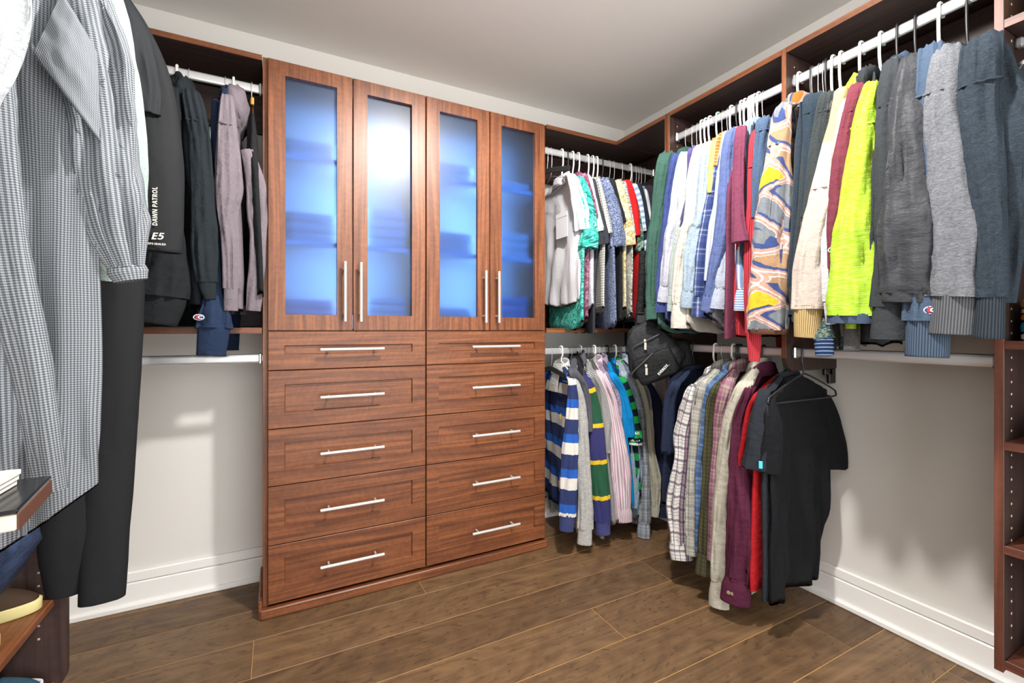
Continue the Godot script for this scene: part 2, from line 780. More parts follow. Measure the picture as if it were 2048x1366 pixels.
func rounded_panel(nm, label, x0, x1, y0, y1, z0, z1, r, group = "", holes := 0):
	# an upright whose lower front corner is rounded; front is the low or high x side
	var t = thing(nm, label, "closet panel", Vector3((x0 + x1) / 2, y0, (z0 + z1) / 2), group)
	var front_low: bool = x0 > 0
	var P := PackedVector2Array()
	for k in 9:
		var a := PI / 2 * k / 8
		P.append(Vector2(r - r * cos(a), r - r * sin(a)))
	P.append(Vector2(x1 - x0, 0))
	P.append(Vector2(x1 - x0, y1 - y0))
	P.append(Vector2(0, y1 - y0))
	var st := mb()
	var c := Vector2((x1 - x0) / 2, (y1 - y0) / 2)
	var w: float = x1 - x0
	var h: float = z1 - z0
	var pt := func(p: Vector2, z: float) -> Vector3:
		return Vector3((p.x if front_low else w - p.x) - w / 2, p.y, z)
	var n := P.size()
	for i in n:
		var a: Vector2 = P[i]
		var b: Vector2 = P[(i + 1) % n]
		for zs in [[-h / 2, -1.0], [h / 2, 1.0]]:
			var tri := [pt.call(a, zs[0]), pt.call(b, zs[0]), pt.call(c, zs[0])]
			if (tri[1] - tri[0]).cross(tri[2] - tri[0]).z * zs[1] > 0:
				tri.reverse()
			for v in tri:
				st.set_normal(Vector3(0, 0, zs[1]))
				st.set_uv(Vector2(v.x, v.y))
				st.add_vertex(v)
		var q := [pt.call(a, -h / 2), pt.call(b, -h / 2), pt.call(b, h / 2), pt.call(a, h / 2)]
		var nn: Vector3 = (q[1] - q[0]).cross(q[2] - q[0]).normalized()
		var mid: Vector3 = (q[0] + q[1]) / 2 - pt.call(c, 0.0)
		if nn.dot(Vector3(mid.x, mid.y, 0)) < 0:
			q.reverse()
			nn = -nn
		quad(st, q[0], q[1], q[2], q[3], nn, Vector2(q[0].z, q[0].y), Vector2(q[1].z, q[1].y), Vector2(q[2].z, q[2].y), Vector2(q[3].z, q[3].y))
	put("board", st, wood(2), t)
	st = mb()
	bx(st, -w / 2 - 0.0012, -w / 2 + 0.0003, r, y1 - y0, -h / 2, h / 2, 0.0006, 1)
	if front_low:
		put("edge_band", st, wood(0), t)
	if holes > 0:
		var hs := mb()
		for k in holes:
			cbox(hs, Vector3((-1 if front_low else 1) * (w / 2 - 0.05), y1 - y0 - 0.06 - 0.032 * k, h / 2), Vector3(0.005, 0.005, 0.002), 0.0008)
		var o = put("shelf_pin_holes", hs, solid("#b8aca4", 0.5), t)
		o.set_meta("kind", "stuff")
	return t

func carpentry():
	var T0 := 2.108
	var T1 := 2.1275
	wood_thing("closet_shelf", "long dark wood top shelf left of the glass door cabinet", "shelf", [["board", XL, -0.048, T0, T1, ZB, -1.9625, 0]])
	wood_thing("closet_shelf", "dark wood top shelf between the cabinet and the room corner", "shelf", [["board", 1.212, XR, T0, T1, ZB, -1.9625, 0]])
	wood_thing("closet_shelf", "short top shelf panel in the right corner beside the first upright", "shelf", [["board", 1.665, XR, T0, T1, -1.9615, -1.612, 2]])
	wood_thing("closet_shelf", "top shelf over the dress shirts on the right wall", "shelf", [["board", 1.665, XR, T0, T1, -1.5785, -1.04, 2]])
	wood_thing("closet_shelf", "top shelf over the sweatshirts on the right wall", "shelf", [["board", 1.665, XR, T0, T1, -1.0215, -0.478, 2]])
	wood_thing("mounting_panel", "dark wood back panel behind the left hoodie rod", "back panel", [["board", XL, -0.048, 1.94, 2.107, ZB, ZB + 0.012, 0], ["board", XL, -0.048, 1.102, 1.24, ZB, ZB + 0.012, 0]])
	wood_thing("mounting_panel", "dark wood back panel behind the short sleeved shirts", "back panel", [["board", 1.212, XR - 0.02, 1.94, 2.107, ZB, ZB + 0.012, 0], ["board", 1.212, XR - 0.02, 1.102, 1.24, ZB, ZB + 0.012, 0]])
	wood_thing("mounting_panel", "dark wood back panel behind the dress shirt rod", "back panel", [["board", XR - 0.012, XR, 1.92, 2.107, -1.578, -1.04, 2]])
	wood_thing("mounting_panel", "dark wood back panel behind the sweatshirt rod", "back panel", [["board", XR - 0.012, XR, 1.95, 2.107, -1.0215, -0.478, 2]])
	wood_thing("closet_shelf", "middle shelf edge under the hoodies left of the cabinet", "shelf", [["board", XL, -0.048, 1.0755, 1.0965, ZB, -1.9625, 0]])
	wood_thing("closet_shelf", "middle shelf edge under the short sleeved shirts", "shelf", [["board", 1.212, XR - 0.02, 1.0755, 1.0975, ZB, -1.9625, 0]])
	wood_thing("corner_panel", "dark wood end panel on the right wall inside the corner", "closet panel", [["board", XR - 0.0185, XR, 0.93, 2.107, ZB + 0.02, -1.9625, 1]])
	rounded_panel("closet_upright", "upright panel at the far end of the dress shirt rod", 1.665, XR, 0.27, T1, -1.611, -1.580, 0.05, "", 26)
	rounded_panel("closet_upright", "upright panel with a rounded lower corner between the shirts and the patterned sherpa", 1.665, XR, 0.935, T1, -1.0392, -1.0225, 0.05, "", 24)
	var br = thing("panel_bracket", "small black wall bracket under the upright with rounded corner", "bracket", Vector3(XR - 0.025, 0.875, -1.031))
	var st := mb()
	bx(st, -0.02, 0.025, 0.0, 0.06, -0.007, 0.007, 0.003)
	bx(st, -0.05, 0.0, 0.035, 0.06, -0.007, 0.007, 0.003)
	put("plate", st, solid("#1a1a1b", 0.4), br)
	# the tall shelf tower on the right
	var tw := [["side_panel", 1.665, XR, 0.205, T1, -0.4765, -0.4585, 1], ["side_panel", 1.665, XR, 0.205, T1, 0.15, 0.168, 1], ["back_panel", XR - 0.012, XR, 0.205, T1, -0.4585, 0.15, 1]]
	for y in [0.226, 0.522, 0.79, 1.05, 1.39, 1.636, 1.877, 2.117]:
		tw.append(["shelf", 1.666, XR - 0.012, y - 0.0105, y + 0.0105, -0.4585, 0.15, 2])
	var tower = wood_thing("shelf_tower", "tall dark wood shelf tower at the right edge of the picture", "shelf tower", tw)
	var hs := mb()
	for k in 55:
		cbox(hs, Vector3(1.715, 0.28 + 0.032 * k, -0.4583), Vector3(0.006, 0.006, 0.002), 0.0008)
	var ho = put("shelf_pin_holes", hs, solid("#b8aca4", 0.5), tower)
	ho.position = -tower.position
	ho.set_meta("kind", "stuff")
	for y in [1.60, 1.845, 1.36]:
		var cs := mb()
		cbox(cs, Vector3(1.74, y, -0.449), Vector3(0.022, 0.026, 0.018), 0.005)
		var co = put("shelf_clip", cs, solid("#b9bcbf", 0.3, 0.6), tower)
		co.position = -tower.position
	# the low shoe shelves on the left wall
	var sh = rounded_panel("shoe_rack_panel", "low wooden end panel with rounded corner at the lower left", XL, -0.458, 0.205, 0.66, -1.515, -1.497, 0.045, "", 9)  # dark board tone has the shade on this panel painted in
	wood_thing("shoe_shelf", "upper wooden shoe shelf at the lower left with brown shoes on it", "shelf", [["board", XL, -0.478, 0.419, 0.439, -1.496, -0.5, 2]])
	wood_thing("shoe_shelf", "bottom wooden shoe shelf at the lower left with blue trainers on it", "shelf", [["board", XL, -0.478, 0.214, 0.234, -1.496, -0.5, 2]])
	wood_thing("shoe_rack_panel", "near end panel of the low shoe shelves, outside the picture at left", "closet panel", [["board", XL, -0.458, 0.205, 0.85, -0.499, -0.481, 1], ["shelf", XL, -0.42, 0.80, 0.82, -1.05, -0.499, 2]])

# ------------------------------------------------------------------ cabinets
func bar_handle(parent, c: Vector3, half: float, upright: bool):
	var h := Node3D.new()
	h.name = "handle"
	var steel := solid("#dedcd8", 0.38, 0.45)
	var d := Vector3(0, half, 0) if upright else Vector3(half, 0, 0)
	var m := pipe([c - d, c, c + d], 0.0062, 14, 4)
	var o = put("handle", m, steel, parent)
	var q := d * 0.74
	var st := mb()
	for s in [-1.0, 1.0]:
		st.append_from(pipe([c + q * s + Vector3(0, 0, -0.036), c + q * s + Vector3(0, 0, -0.018), c + q * s], 0.0045, 10, 3), 0, Transform3D())
	# the posts belong to the same handle
	var st2 := mb()
	st2.append_from(m, 0, Transform3D())
	st2.append_from(st.commit(), 0, Transform3D())
	o.mesh = st2.commit()
	h.free()
	return o

func shaker(parent, x0, x1, y0, y1, rx0, rx1, ry0, ry1, zf, grain, open: bool):
	# frame with a mitred inner slope; the recessed panel is 7 mm back
	var st := mb()
	var zb: float = zf - 0.019
	var o := Vector2(rng.randf() * 3, rng.randf() * 3)
	var bev := 0.0018
	var O := [Vector3(x0 + bev, y0 + bev, zf), Vector3(x1 - bev, y0 + bev, zf), Vector3(x1 - bev, y1 - bev, zf), Vector3(x0 + bev, y1 - bev, zf)]
	var Q := [Vector3(x0, y0, zf - bev), Vector3(x1, y0, zf - bev), Vector3(x1, y1, zf - bev), Vector3(x0, y1, zf - bev)]
	var B := [Vector3(x0, y0, zb), Vector3(x1, y0, zb), Vector3(x1, y1, zb), Vector3(x0, y1, zb)]
	var R := [Vector3(rx0, ry0, zf), Vector3(rx1, ry0, zf), Vector3(rx1, ry1, zf), Vector3(rx0, ry1, zf)]
	var dep := 0.0085
	var sl := 0.003 if not open else 0.0
	var S := [Vector3(rx0 + sl, ry0 + sl, zf - dep), Vector3(rx1 - sl, ry0 + sl, zf - dep), Vector3(rx1 - sl, ry1 - sl, zf - dep), Vector3(rx0 + sl, ry1 - sl, zf - dep)]
	if open:
		for k in 4:
			S[k].z = zb
	var f := func(p: Vector3, g: int) -> Vector2:
		return (Vector2(p.y, p.x) if g == 0 else Vector2(p.x, p.y)) + o + Vector2(0.3 * g, 0)
	for k in 4:
		var j := (k + 1) % 4
		var g: int = grain
		if open:
			g = 0 if k % 2 == 0 else 1
			if k % 2 == 0:
				g = 1
		for e in [[O[k], O[j], R[j], R[k]], [Q[k], Q[j], O[j], O[k]], [B[k], B[j], Q[j], Q[k]], [R[k], R[j], S[j], S[k]]]:
			var n: Vector3 = (e[1] - e[0]).cross(e[2] - e[0]).normalized()
			quad(st, e[0], e[1], e[2], e[3], n, f.call(e[0], g), f.call(e[1], g), f.call(e[2], g), f.call(e[3], g))
	quad(st, B[1], B[0], B[3], B[2], Vector3(0, 0, -1), f.call(B[1], grain), f.call(B[0], grain), f.call(B[3], grain), f.call(B[2], grain)) if not open else null
	if open:
		for k in 4:
			var j := (k + 1) % 4
			quad(st, B[j], B[k], S[k], S[j], Vector3(0, 0, -1), f.call(B[j], 1), f.call(B[k], 1), f.call(S[k], 1), f.call(S[j], 1))
	var fr = put("door" if open else "drawer", st, wood(0), parent)
	if not open:
		st = mb()
		quad(st, S[0], S[1], S[2], S[3], Vector3(0, 0, 1), f.call(S[0] + Vector3(0.4, 0.2, 0), grain), f.call(S[1] + Vector3(0.4, 0.2, 0), grain), f.call(S[2] + Vector3(0.4, 0.2, 0), grain), f.call(S[3] + Vector3(0.4, 0.2, 0), grain))
		put("recessed_panel", st, wood(0), fr)
	return fr

func frosted() -> StandardMaterial3D:
	if glass == null:
		glass = StandardMaterial3D.new()
		glass.albedo_color = Color(0.50, 0.72, 0.98, 0.0)
		glass.refraction_enabled = true
		glass.refraction_scale = 0.05
		glass.roughness = 0.38
	return glass

func cabinets():
	var ys := [1.084, 0.9335, 0.711, 0.4935, 0.2695, 0.047]
	for side in 2:
		var dx := 0.0 if side == 0 else 0.6145
		var t = thing("wardrobe_cabinet", ["left cherry wood cabinet with two frosted glass doors above five drawers", "right cherry wood cabinet with two frosted glass doors above five drawers, beside the shirts"][side], "cabinet", Vector3(0.277 + dx, 0, -2.1))
		var p: Vector3 = -t.position
		var boxes := []
		var x0 := -0.046 if side == 0 else 0.5835
		var x1 := 0.5825 if side == 0 else 1.2105
		boxes = [["side_panel", x0, x0 + 0.018, 0.0, 2.1275, ZB, -1.972, 1], ["side_panel", x1 - 0.018, x1, 0.0, 2.1275, ZB, -1.972, 1], ["top_panel", x0 + 0.018, x1 - 0.018, 2.108, 2.1275, ZB, -1.972, 0], ["deck", x0 + 0.018, x1 - 0.018, 1.075, 1.094, ZB + 0.012, -1.972, 0], ["bottom_panel", x0 + 0.018, x1 - 0.018, 0.04, 0.058, ZB, -1.972, 0]]
		for b in boxes:
			var st := mb()
			bx(st, b[1], b[2], b[3], b[4], b[5], b[6], 0.0015, b[7])
			put(b[0], st, wood(0), t).position = p
		var st := mb()
		bx(st, x0 + 0.018, x1 - 0.018, 0.058, 2.108, ZB, ZB + 0.01, 0.001, 1)
		put("back_panel", st, solid("#e3e8ec", 0.6), t).position = p
		for y in [1.435, 1.775]:
			st = mb()
			bx(st, x0 + 0.019, x1 - 0.019, y - 0.01, y + 0.01, ZB + 0.011, -1.99, 0.0015, 0)
			put("shelf", st, solid("#c3cfde", 0.5), t).position = p
		for d in 2:
			var a: Array = [[-0.028, 0.2762, 0.031, 0.217, 0.244], [0.2800, 0.5822, 0.336, 0.522, 0.305], [0.5868, 0.8912, 0.648, 0.830, 0.859], [0.8952, 1.1965, 0.954, 1.138, 0.9255]][side * 2 + d]
			var dr = shaker(t, a[0], a[1], 1.0865, 2.1185, a[2], a[3], 1.149, 2.064, -1.95, 1, true)
			dr.position = p
			st = mb()
			bx(st, a[2] - 0.006, a[3] + 0.006, 1.143, 2.07, -1.9745, -1.9695, 0.0008)
			put("frosted_glass", st, frosted(), dr).set_meta("label", "pale blue frosted glass pane")
			bar_handle(dr, Vector3(a[4], 1.2425, -1.916), 0.12, true)
		var xa: float = [-0.028, 0.5868][side]
		var xb: float = [0.5822, 1.1965][side]
		for k in 5:
			var yt: float = ys[k] - 0.0015
			var yb: float = ys[k + 1] + 0.0015
			var dr = shaker(t, xa, xb, yb, yt, xa + 0.056, xb - 0.058, yb + 0.059, yt - 0.053, -1.95, 0, false)
			dr.position = p
			bar_handle(dr, Vector3([0.275, 0.9135][side] - (0.0 if side == 0 else 0.0), (yt + yb) / 2 + 0.003, -1.916), 0.122, false)
	var pl = thing("plinth_moulding", "reddish wooden base moulding along the foot of both cabinets", "plinth", Vector3(0.576, 0, -1.95))
	var st := mb()
	bx(st, -0.053 - 0.576, 1.204 - 0.576, 0.0005, 0.037, -0.02, 0.012, 0.004, 0)
	put("front_strip", st, wood(0), pl)
	st = mb()
	bx(st, -0.060 - 0.576, -0.0468 - 0.576, 0.0005, 0.07, -0.29, 0.005, 0.004, 2)
	put("side_strip", st, wood(0), pl)
	# folded things seen blurred behind the frosted glass
	var sp := [[0.13, 1.785, "#f1f3f6", 0.07, "white folded shirts behind the first glass door, upper shelf"], [0.43, 1.785, "#e9eff7", 0.11, "pale folded shirts behind the second glass door, upper shelf"], [0.13, 1.445, "#dbe3ee", 0.12, "light blue folded clothes behind the first glass door, middle shelf"], [0.43, 1.445, "#e4ecf6", 0.17, "white folded clothes behind the second glass door, middle shelf"], [0.12, 1.094, "#d5bfe2", 0.12, "lilac folded clothes behind the first glass door, lowest shelf"], [0.43, 1.094, "#dfe9f5", 0.14, "pale folded clothes behind the second glass door, lowest shelf"], [0.74, 1.785, "#f5f6f8", 0.08, "white folded clothes behind the third glass door, upper shelf"], [1.05, 1.785, "#eef1f6", 0.045, "thin white folded cloth behind the fourth glass door, upper shelf"], [0.74, 1.445, "#d3deea", 0.10, "light blue folded clothes behind the third glass door, middle shelf"], [1.05, 1.445, "#f7f8fa", 0.13, "white folded clothes behind the fourth glass door, middle shelf"], [0.74, 1.094, "#e6eef7", 0.10, "pale folded clothes behind the third glass door, lowest shelf"], [1.05, 1.094, "#86a9d6", 0.16, "soft blue folded clothes behind the fourth glass door, lowest shelf"]]
	for s in sp:
		var n := maxi(1, int(s[3] / 0.035))
		var t = thing("folded_clothes", s[4], "folded clothes", Vector3(s[0], s[1] + 0.0005, -2.11))
		for k in n:
			folded(t, Vector3(0, s[3] / n * k, 0), Vector3(0.21 + rng.randf_range(-0.02, 0.02), s[3] / n - 0.0005, 0.2), "s:%s:knit" % s[2])
	# fill light bars added to brighten the cupboards, hidden behind the meeting stiles
	for side in 2:
		var t = thing("added_fill_bar", ["slim hidden fill light bar added inside the left glass cupboard", "slim hidden fill light bar added inside the right glass cupboard"][side], "fill_light", Vector3(0.278 + 0.615 * side, 1.60, -1.979))
		var st2 := mb()
		cbox(st2, Vector3.ZERO, Vector3(0.03, 0.9, 0.008), 0.002)
		put("housing", st2, solid("#dddddd", 0.4), t)
		st2 = mb()
		cbox(st2, Vector3(0, 0, -0.0045), Vector3(0.022, 0.88, 0.002), 0.0005)
		put("fill_strip", st2, glow(Color(0.9, 0.95, 1.0), 1.0), t)
		var l := AreaLight3D.new()
		l.name = "bar_fill"
		l.area_size = Vector2(0.022, 0.88)
		l.light_color = Color(0.92, 0.96, 1.0)
		l.light_energy = 0.45
		l.area_range = 3.0
		l.shadow_enabled = true
		l.position = Vector3(0, 0, -0.007)
		t.add_child(l)

func folded(parent, at: Vector3, s: Vector3, mat: String):
	# a soft folded cloth: rounded slab with a lapped front edge
	var rows := []
	var uvs := []
	var n := 40
	var sd := rng.randf() * 50
	for j in 13:
		var v := -1.0 + 2.0 * j / 12
		var k := sqrt(maxf(0.0, 1.0 - pow(absf(v), 3.0)))
		var row := PackedVector3Array()
		var uv := PackedVector2Array()
		for i in n + 1:
			var a := TAU * i / n
			var c := signf(cos(a)) * pow(absf(cos(a)), 0.3)
			var d := signf(sin(a)) * pow(absf(sin(a)), 0.3)
			var q := (0.93 + 0.07 * k) * (1.0 if j > 0 and j < 12 else 0.97)
			var w := 1.0 + 0.03 * nz.get_noise_3d(c * 2 + sd, v * 2, d * 2)
			row.append(at + Vector3(c * s.x * 0.5 * q * w, s.y * (0.5 + 0.5 * v) * (1.0 - 0.06 * absf(nz.get_noise_2d(c * 3 + sd, d * 3))) , d * s.z * 0.5 * q * w))
			uv.append(Vector2(c * s.x * 0.5, d * s.z * 0.5 + v * 0.03))
		rows.append(row)
		uvs.append(uv)
	put("folded_cloth", grid(rows, uvs, true, true, true), fabric(mat), parent)

# ------------------------------------------------------------------ rods
func rod(label, a: Vector3, b: Vector3):
	var t = thing("clothes_rod", label, "clothes rod", a)
	var d := b - a
	var st := mb()
	var n := d.normalized()
	var sd := Vector3(n.z, 0, -n.x)
	var rows := []
	var uvs := []
	for e in [0.0, 0.5, 1.0]:
		var row := PackedVector3Array()
		var uv := PackedVector2Array()
		for i in 29:
			var an := TAU * i / 28
			var c := cos(an)
			var s := sin(an)
			row.append(d * e + sd * c * 0.0078 + Vector3(0, signf(s) * pow(absf(s), 0.5) * 0.0165, 0))
			uv.append(Vector2(an, e))
		rows.append(row)
		uvs.append(uv)
	put("bar", grid(rows, uvs, true, true, true), solid("#dcdde0", 0.3, 0.6), t)
	cbox(st, d * 0.5 + Vector3(0, 0.0172, 0), Vector3(absf(d.x) * 0.99 + 0.005, 0.002, absf(d.z) * 0.99 + 0.005), 0.0005)
	put("top_strip", st, solid("#26262a", 0.6), t)  # thin dark strip along the top of the bar
	for e in [0.0, 1.0]:
		st = mb()
		cbox(st, d * e + n * (0.007 if e == 0.0 else -0.007), Vector3(0.024 if absf(n.z) > 0.5 else 0.012, 0.044, 0.024 if absf(n.x) > 0.5 else 0.012), 0.004)
		put("end_socket", st, solid("#b9bcc0", 0.25, 0.8), t)

func rods():
	rod("chrome upper rod left of the cabinet, carrying the hoodies", Vector3(-0.70, 2.012, -2.0), Vector3(-0.047, 2.012, -2.0))
	rod("bare chrome lower rod left of the cabinet", Vector3(-0.70, 0.979, -2.0), Vector3(-0.047, 0.979, -2.0))
	rod("chrome upper rod carrying the short sleeved shirts", Vector3(1.211, 2.012, -2.0), Vector3(1.976, 2.012, -2.0))
	rod("chrome lower rod carrying the rugby shirts", Vector3(1.211, 0.979, -2.0), Vector3(1.976, 0.979, -2.0))
	rod("chrome upper rod carrying the dress shirts on the right wall", Vector3(1.71, 2.012, -1.5795), Vector3(1.71, 2.012, -1.0395))
	rod("chrome upper rod carrying the sweatshirts on the right wall", Vector3(1.71, 2.012, -1.022), Vector3(1.71, 2.012, -0.477))
	rod("chrome lower rod carrying the flannel shirts", Vector3(1.71, 1.005, -1.5795), Vector3(1.71, 1.005, -1.0395))
	rod("bare chrome lower rod behind the sweatshirt hems", Vector3(1.71, 1.005, -1.022), Vector3(1.71, 1.005, -0.477))
	rod("chrome rod on the left wall carrying the gingham coverall", Vector3(-0.50, 2.05, -1.73), Vector3(-0.50, 2.05, -0.42))
	wood_thing("closet_upright", "short upright holding the far end of the left wall rod", "closet panel", [["board", XL, -0.458, 1.93, 2.1275, -1.75, -1.731, 1], ["board", XL, -0.458, 1.93, 2.1275, -0.419, -0.40, 1]])

# ------------------------------------------------------------------ clothes
const RODS := {"BR": [0, -2.0, 2.012], "BL": [0, -2.0, 2.012], "BD": [0, -2.0, 0.98], "RU": [1, 1.71, 2.012], "RV": [1, 1.71, 2.012], "RD": [1, 1.71, 1.005], "LU": [2, -0.50, 2.05]}
const HANG := {"w": "white tubular plastic hanger", "b": "black plastic hanger", "f": "black felt hanger", "m": "thin wire hanger", "g": "green plastic hanger", "t": "mint green plastic hanger", "o": "wooden hanger", "k": "dark grey plastic hanger"}

func limb(P: Array, e1: Vector3, fold: float, sd: float, uvo: float, hollow := true, flat := 0.42, nu := 20, nv := 30, shut := true) -> ArrayMesh:
	# soft tube along rows of [s, y, half width, u]; wide along e1
	var S := spline(P, nv)
	var rows := []
	var uvs := []
	var l := 0.0
	var prev := Vector3.ZERO
	var per := 0.0
	for q in S:
		per += q[2]
	per = per / S.size() * 4.0
	for k in S.size():
		var c := Vector3(S[k][3], S[k][1], S[k][0])
		if k > 0:
			l += c.distance_to(prev)
		prev = c
		var k0 := maxi(k - 1, 0)
		var k1 := mini(k + 1, S.size() - 1)
		var t := Vector3(S[k1][3] - S[k0][3], S[k1][1] - S[k0][1], S[k1][0] - S[k0][0]).normalized()
		var f := (e1 - t * e1.dot(t)).normalized()
		var g := t.cross(f).normalized()
		var a: float = maxf(S[k][2], 0.004)
		var b := clampf(a * flat * 1.15, 0.0075, 0.038)
		var row := PackedVector3Array()
		var uv := PackedVector2Array()
		for i in nu + 1:
			var an := TAU * i / nu
			var ca := cos(an)
			var sa := sin(an)
			# long folds that run down the sleeve and shorter creases across it
			var n1 := nz.get_noise_3d(ca * 1.9 + sd + l * 0.8, l * 1.8, sa * 1.2 + sd)
			var n2 := nz.get_noise_3d(ca * 0.9 + sd * 2.0, l * 9.0 + ca * 1.6, sa * 0.7)
			var n3 := nz.get_noise_3d(ca * 3.6 - sd, l * 4.0, sa * 2.0)
			var ridge := 1.0 - 3.2 * absf(n1)
			var o := f * ca * a * (1.0 + fold * (0.16 * n2 + 0.14 * n1)) + g * sa * b
			o += g * signf(sa) * sqrt(absf(sa)) * fold * a * (0.24 * ridge + 0.26 * n2 + 0.20 * n3)
			o += g * (fold * a * 0.3 * nz.get_noise_2d(ca * 1.8 + sd, l * 2.4))
			row.append(c + o)
			uv.append(Vector2(uvo + an / TAU * per, l + uvo))
		rows.append(row)
		uvs.append(uv)
	if hollow:
		# turned-in opening
		for e in [[0.86, 0.0], [0.80, -0.03]]:
			var src: PackedVector3Array = rows[S.size() - 1]
			var mid := Vector3.ZERO
			for i in nu:
				mid += src[i]
			mid /= nu
			var row := PackedVector3Array()
			var up := Vector3(S[S.size() - 2][3] - S[S.size() - 1][3], S[S.size() - 2][1] - S[S.size() - 1][1], S[S.size() - 2][0] - S[S.size() - 1][0]).normalized()
			for i in nu + 1:
				row.append(mid + (src[i] - mid) * e[0] - up * e[1])
			rows.append(row)
			uvs.append(uvs[S.size() - 1])
	return grid(rows, uvs, true, shut, true)

func cut(P: Array, from_end: float) -> Array:
	# splits a path [s, y, a, u] at a length before its end
	var S := spline(P, 60)
	var l := 0.0
	var k := S.size() - 1
	while k > 1 and l < from_end:
		l += Vector3(S[k][3] - S[k - 1][3], S[k][1] - S[k - 1][1], S[k][0] - S[k - 1][0]).length()
		k -= 1
	var A := []
	for i in range(0, k + 1, maxi(1, k / 8)):
		A.append(S[i])
	if A[A.size() - 1] != S[k]:
		A.append(S[k])
	var B := []
	for i in range(k, S.size(), maxi(1, (S.size() - k) / 3)):
		B.append(S[i])
	if B[B.size() - 1] != S[S.size() - 1]:
		B.append(S[S.size() - 1])
	return [A, B]

func torso(o: Dictionary, kind: String, sd: float, y0: float, y1: float, face: bool, top: bool) -> ArrayMesh:
	# closed soft sheet; y0, y1 are fractions of the way from shoulders to hem
	var sl: Array = o.sl[0]
	var ys: float = sl[1] + 0.012
	var yn := ys + 0.055
	var yaw := 1.0 if o.has("rx") else (0.3 if face else 0.6)
	var st: float = sl[0] * yaw
	var sh: float = (o.h[0] if o.has("h") else sl[0] * 0.6) * yaw
	var yh: float = o.h[1] if o.has("h") else ys - 0.68
	var uf: float = sl[3]
	var W0: float = minf(uf - 0.01, 0.19)
	var W1: float = o.get("wide", maxf(uf, 0.19) + 0.0)
	var T: float = o.get("thick", 0.026 if kind in ["hood", "crew", "jacket"] else 0.018)
	var nu := 48 if face else 30
	var nv := 30 if face else 18
	if y1 - y0 < 0.3:
		nv = 6
	var rows := []
	var uvs := []
	for j in nv + 1:
		var v := y0 + (y1 - y0) * j / nv
		var row := PackedVector3Array()
		var uv := PackedVector2Array()
		var W := lerpf(W0, W1, smoothstep(0.0, 0.35, v))
		var rib := 1.0
		if o.has("rib"):
			rib = 1.0 - (0.02 if o.has("slope") else 0.10) * smoothstep(0.86, 0.93, v)
		var t := T * minf(1.0, 0.25 + v * 4.0) * rib
		var amp: float = (0.004 + 0.012 * v) * (1.6 if face else 1.0) * o.get("fr", 0.012) / 0.012 * 0.7
		for i in nu + 1:
			var an := TAU * i / nu
			var c := cos(an)
			var s := sin(an)
			var x := signf(c) * pow(absf(c), 0.8)
			var u := x * W * rib
			if u < 0.0:
				u = maxf(u, -0.235)
				if o.has("rs"):
					u *= 1.0 - 0.30 * smoothstep(0.45, 1.0, v)
			var k := maxf(0.0, (absf(u) - 0.055) / (W - 0.055))
			var yt := lerpf(yn, ys, pow(k, 1.1)) - (0.012 * (1.0 - minf(1.0, absf(u) / 0.06)) if top else 0.0)
			var y := lerpf(yt, yh + 0.012 * nz.get_noise_2d(u * 6.0 + sd, 3.0), v)
			if o.has("slope"):
				y += o.slope * (u - 0.18) * v * v
			if kind == "shirt" and v > 0.9:
				y += 0.035 * pow(absf(x), 3.0) * (v - 0.9) / 0.1
			var off: float = lerpf(st, sh, smoothstep(0.0, 1.0, v)) * u / uf
			if u < 0.0:
				off = off * 0.55 if not o.has("rx") else -o.rx * u / 0.2
			var n := nz.get_noise_2d(u * 11.0 + sd, v * 1.3 + sd) + 0.5 * nz.get_noise_2d(u * 24.0 - sd, v * 2.2)
			var z: float = off + signf(s) * pow(absf(s), 0.7) * t * (1.0 + 0.35 * n) + amp * n * (1.0 - 0.4 * k)
			row.append(Vector3(u, y, z))
			uv.append(Vector2(u, -y))
		rows.append(row)
		uvs.append(uv)
	if y1 >= 0.999:
		var src: PackedVector3Array = rows[rows.size() - 1]
		var row := PackedVector3Array()
		for i in nu + 1:
			var u: float = src[i].x
			var off: float = sh * u / uf
			if u < 0.0:
				off = off * 0.55 if not o.has("rx") else -o.rx * u / 0.2
			row.append(Vector3(u * 0.99, src[i].y + 0.03, off + (src[i].z - off) * 0.75))
		rows.append(row)
		uvs.append(uvs[uvs.size() - 1])
	return grid(rows, uvs, true, false, false)

func ring(parent, nm, mat, yn: float, so: float, prof: Array, ru: float, rs: float, sd: float, rough := 0.0, gap := 0.0):
	# neck ring: profile of [outward, up]
	var rows := []
	var uvs := []
	var n := 28
	for p in prof:
		var row := PackedVector3Array()
		var uv := PackedVector2Array()
		for i in n + 1:
			var a := TAU * i / n
			var w := 1.0 + rough * nz.get_noise_3d(cos(a) * 3.0 + sd, p[1] * 30.0, sin(a) * 3.0)
			row.append(Vector3(cos(a) * (ru + p[0]) * w, yn + p[1] * w - 0.012 * sin(a) * gap, so * cos(a) + sin(a) * (rs + p[0] * 0.7) * w))
			uv.append(Vector2(a * 0.06, p[1] + p[0]))
		rows.append(row)
		uvs.append(uv)
	put(nm, grid(rows, uvs, true), mat, parent)

func button(st: SurfaceTool, at: Vector3, n: Vector3, r: float):
	var q := Basis(Quaternion(Vector3.UP, n.normalized()))
	st.append_from(lathe([[0.0, 0.003], [r * 0.8, 0.003], [r, 0.002], [r, 0.0]], 12), 0, Transform3D(q, at))

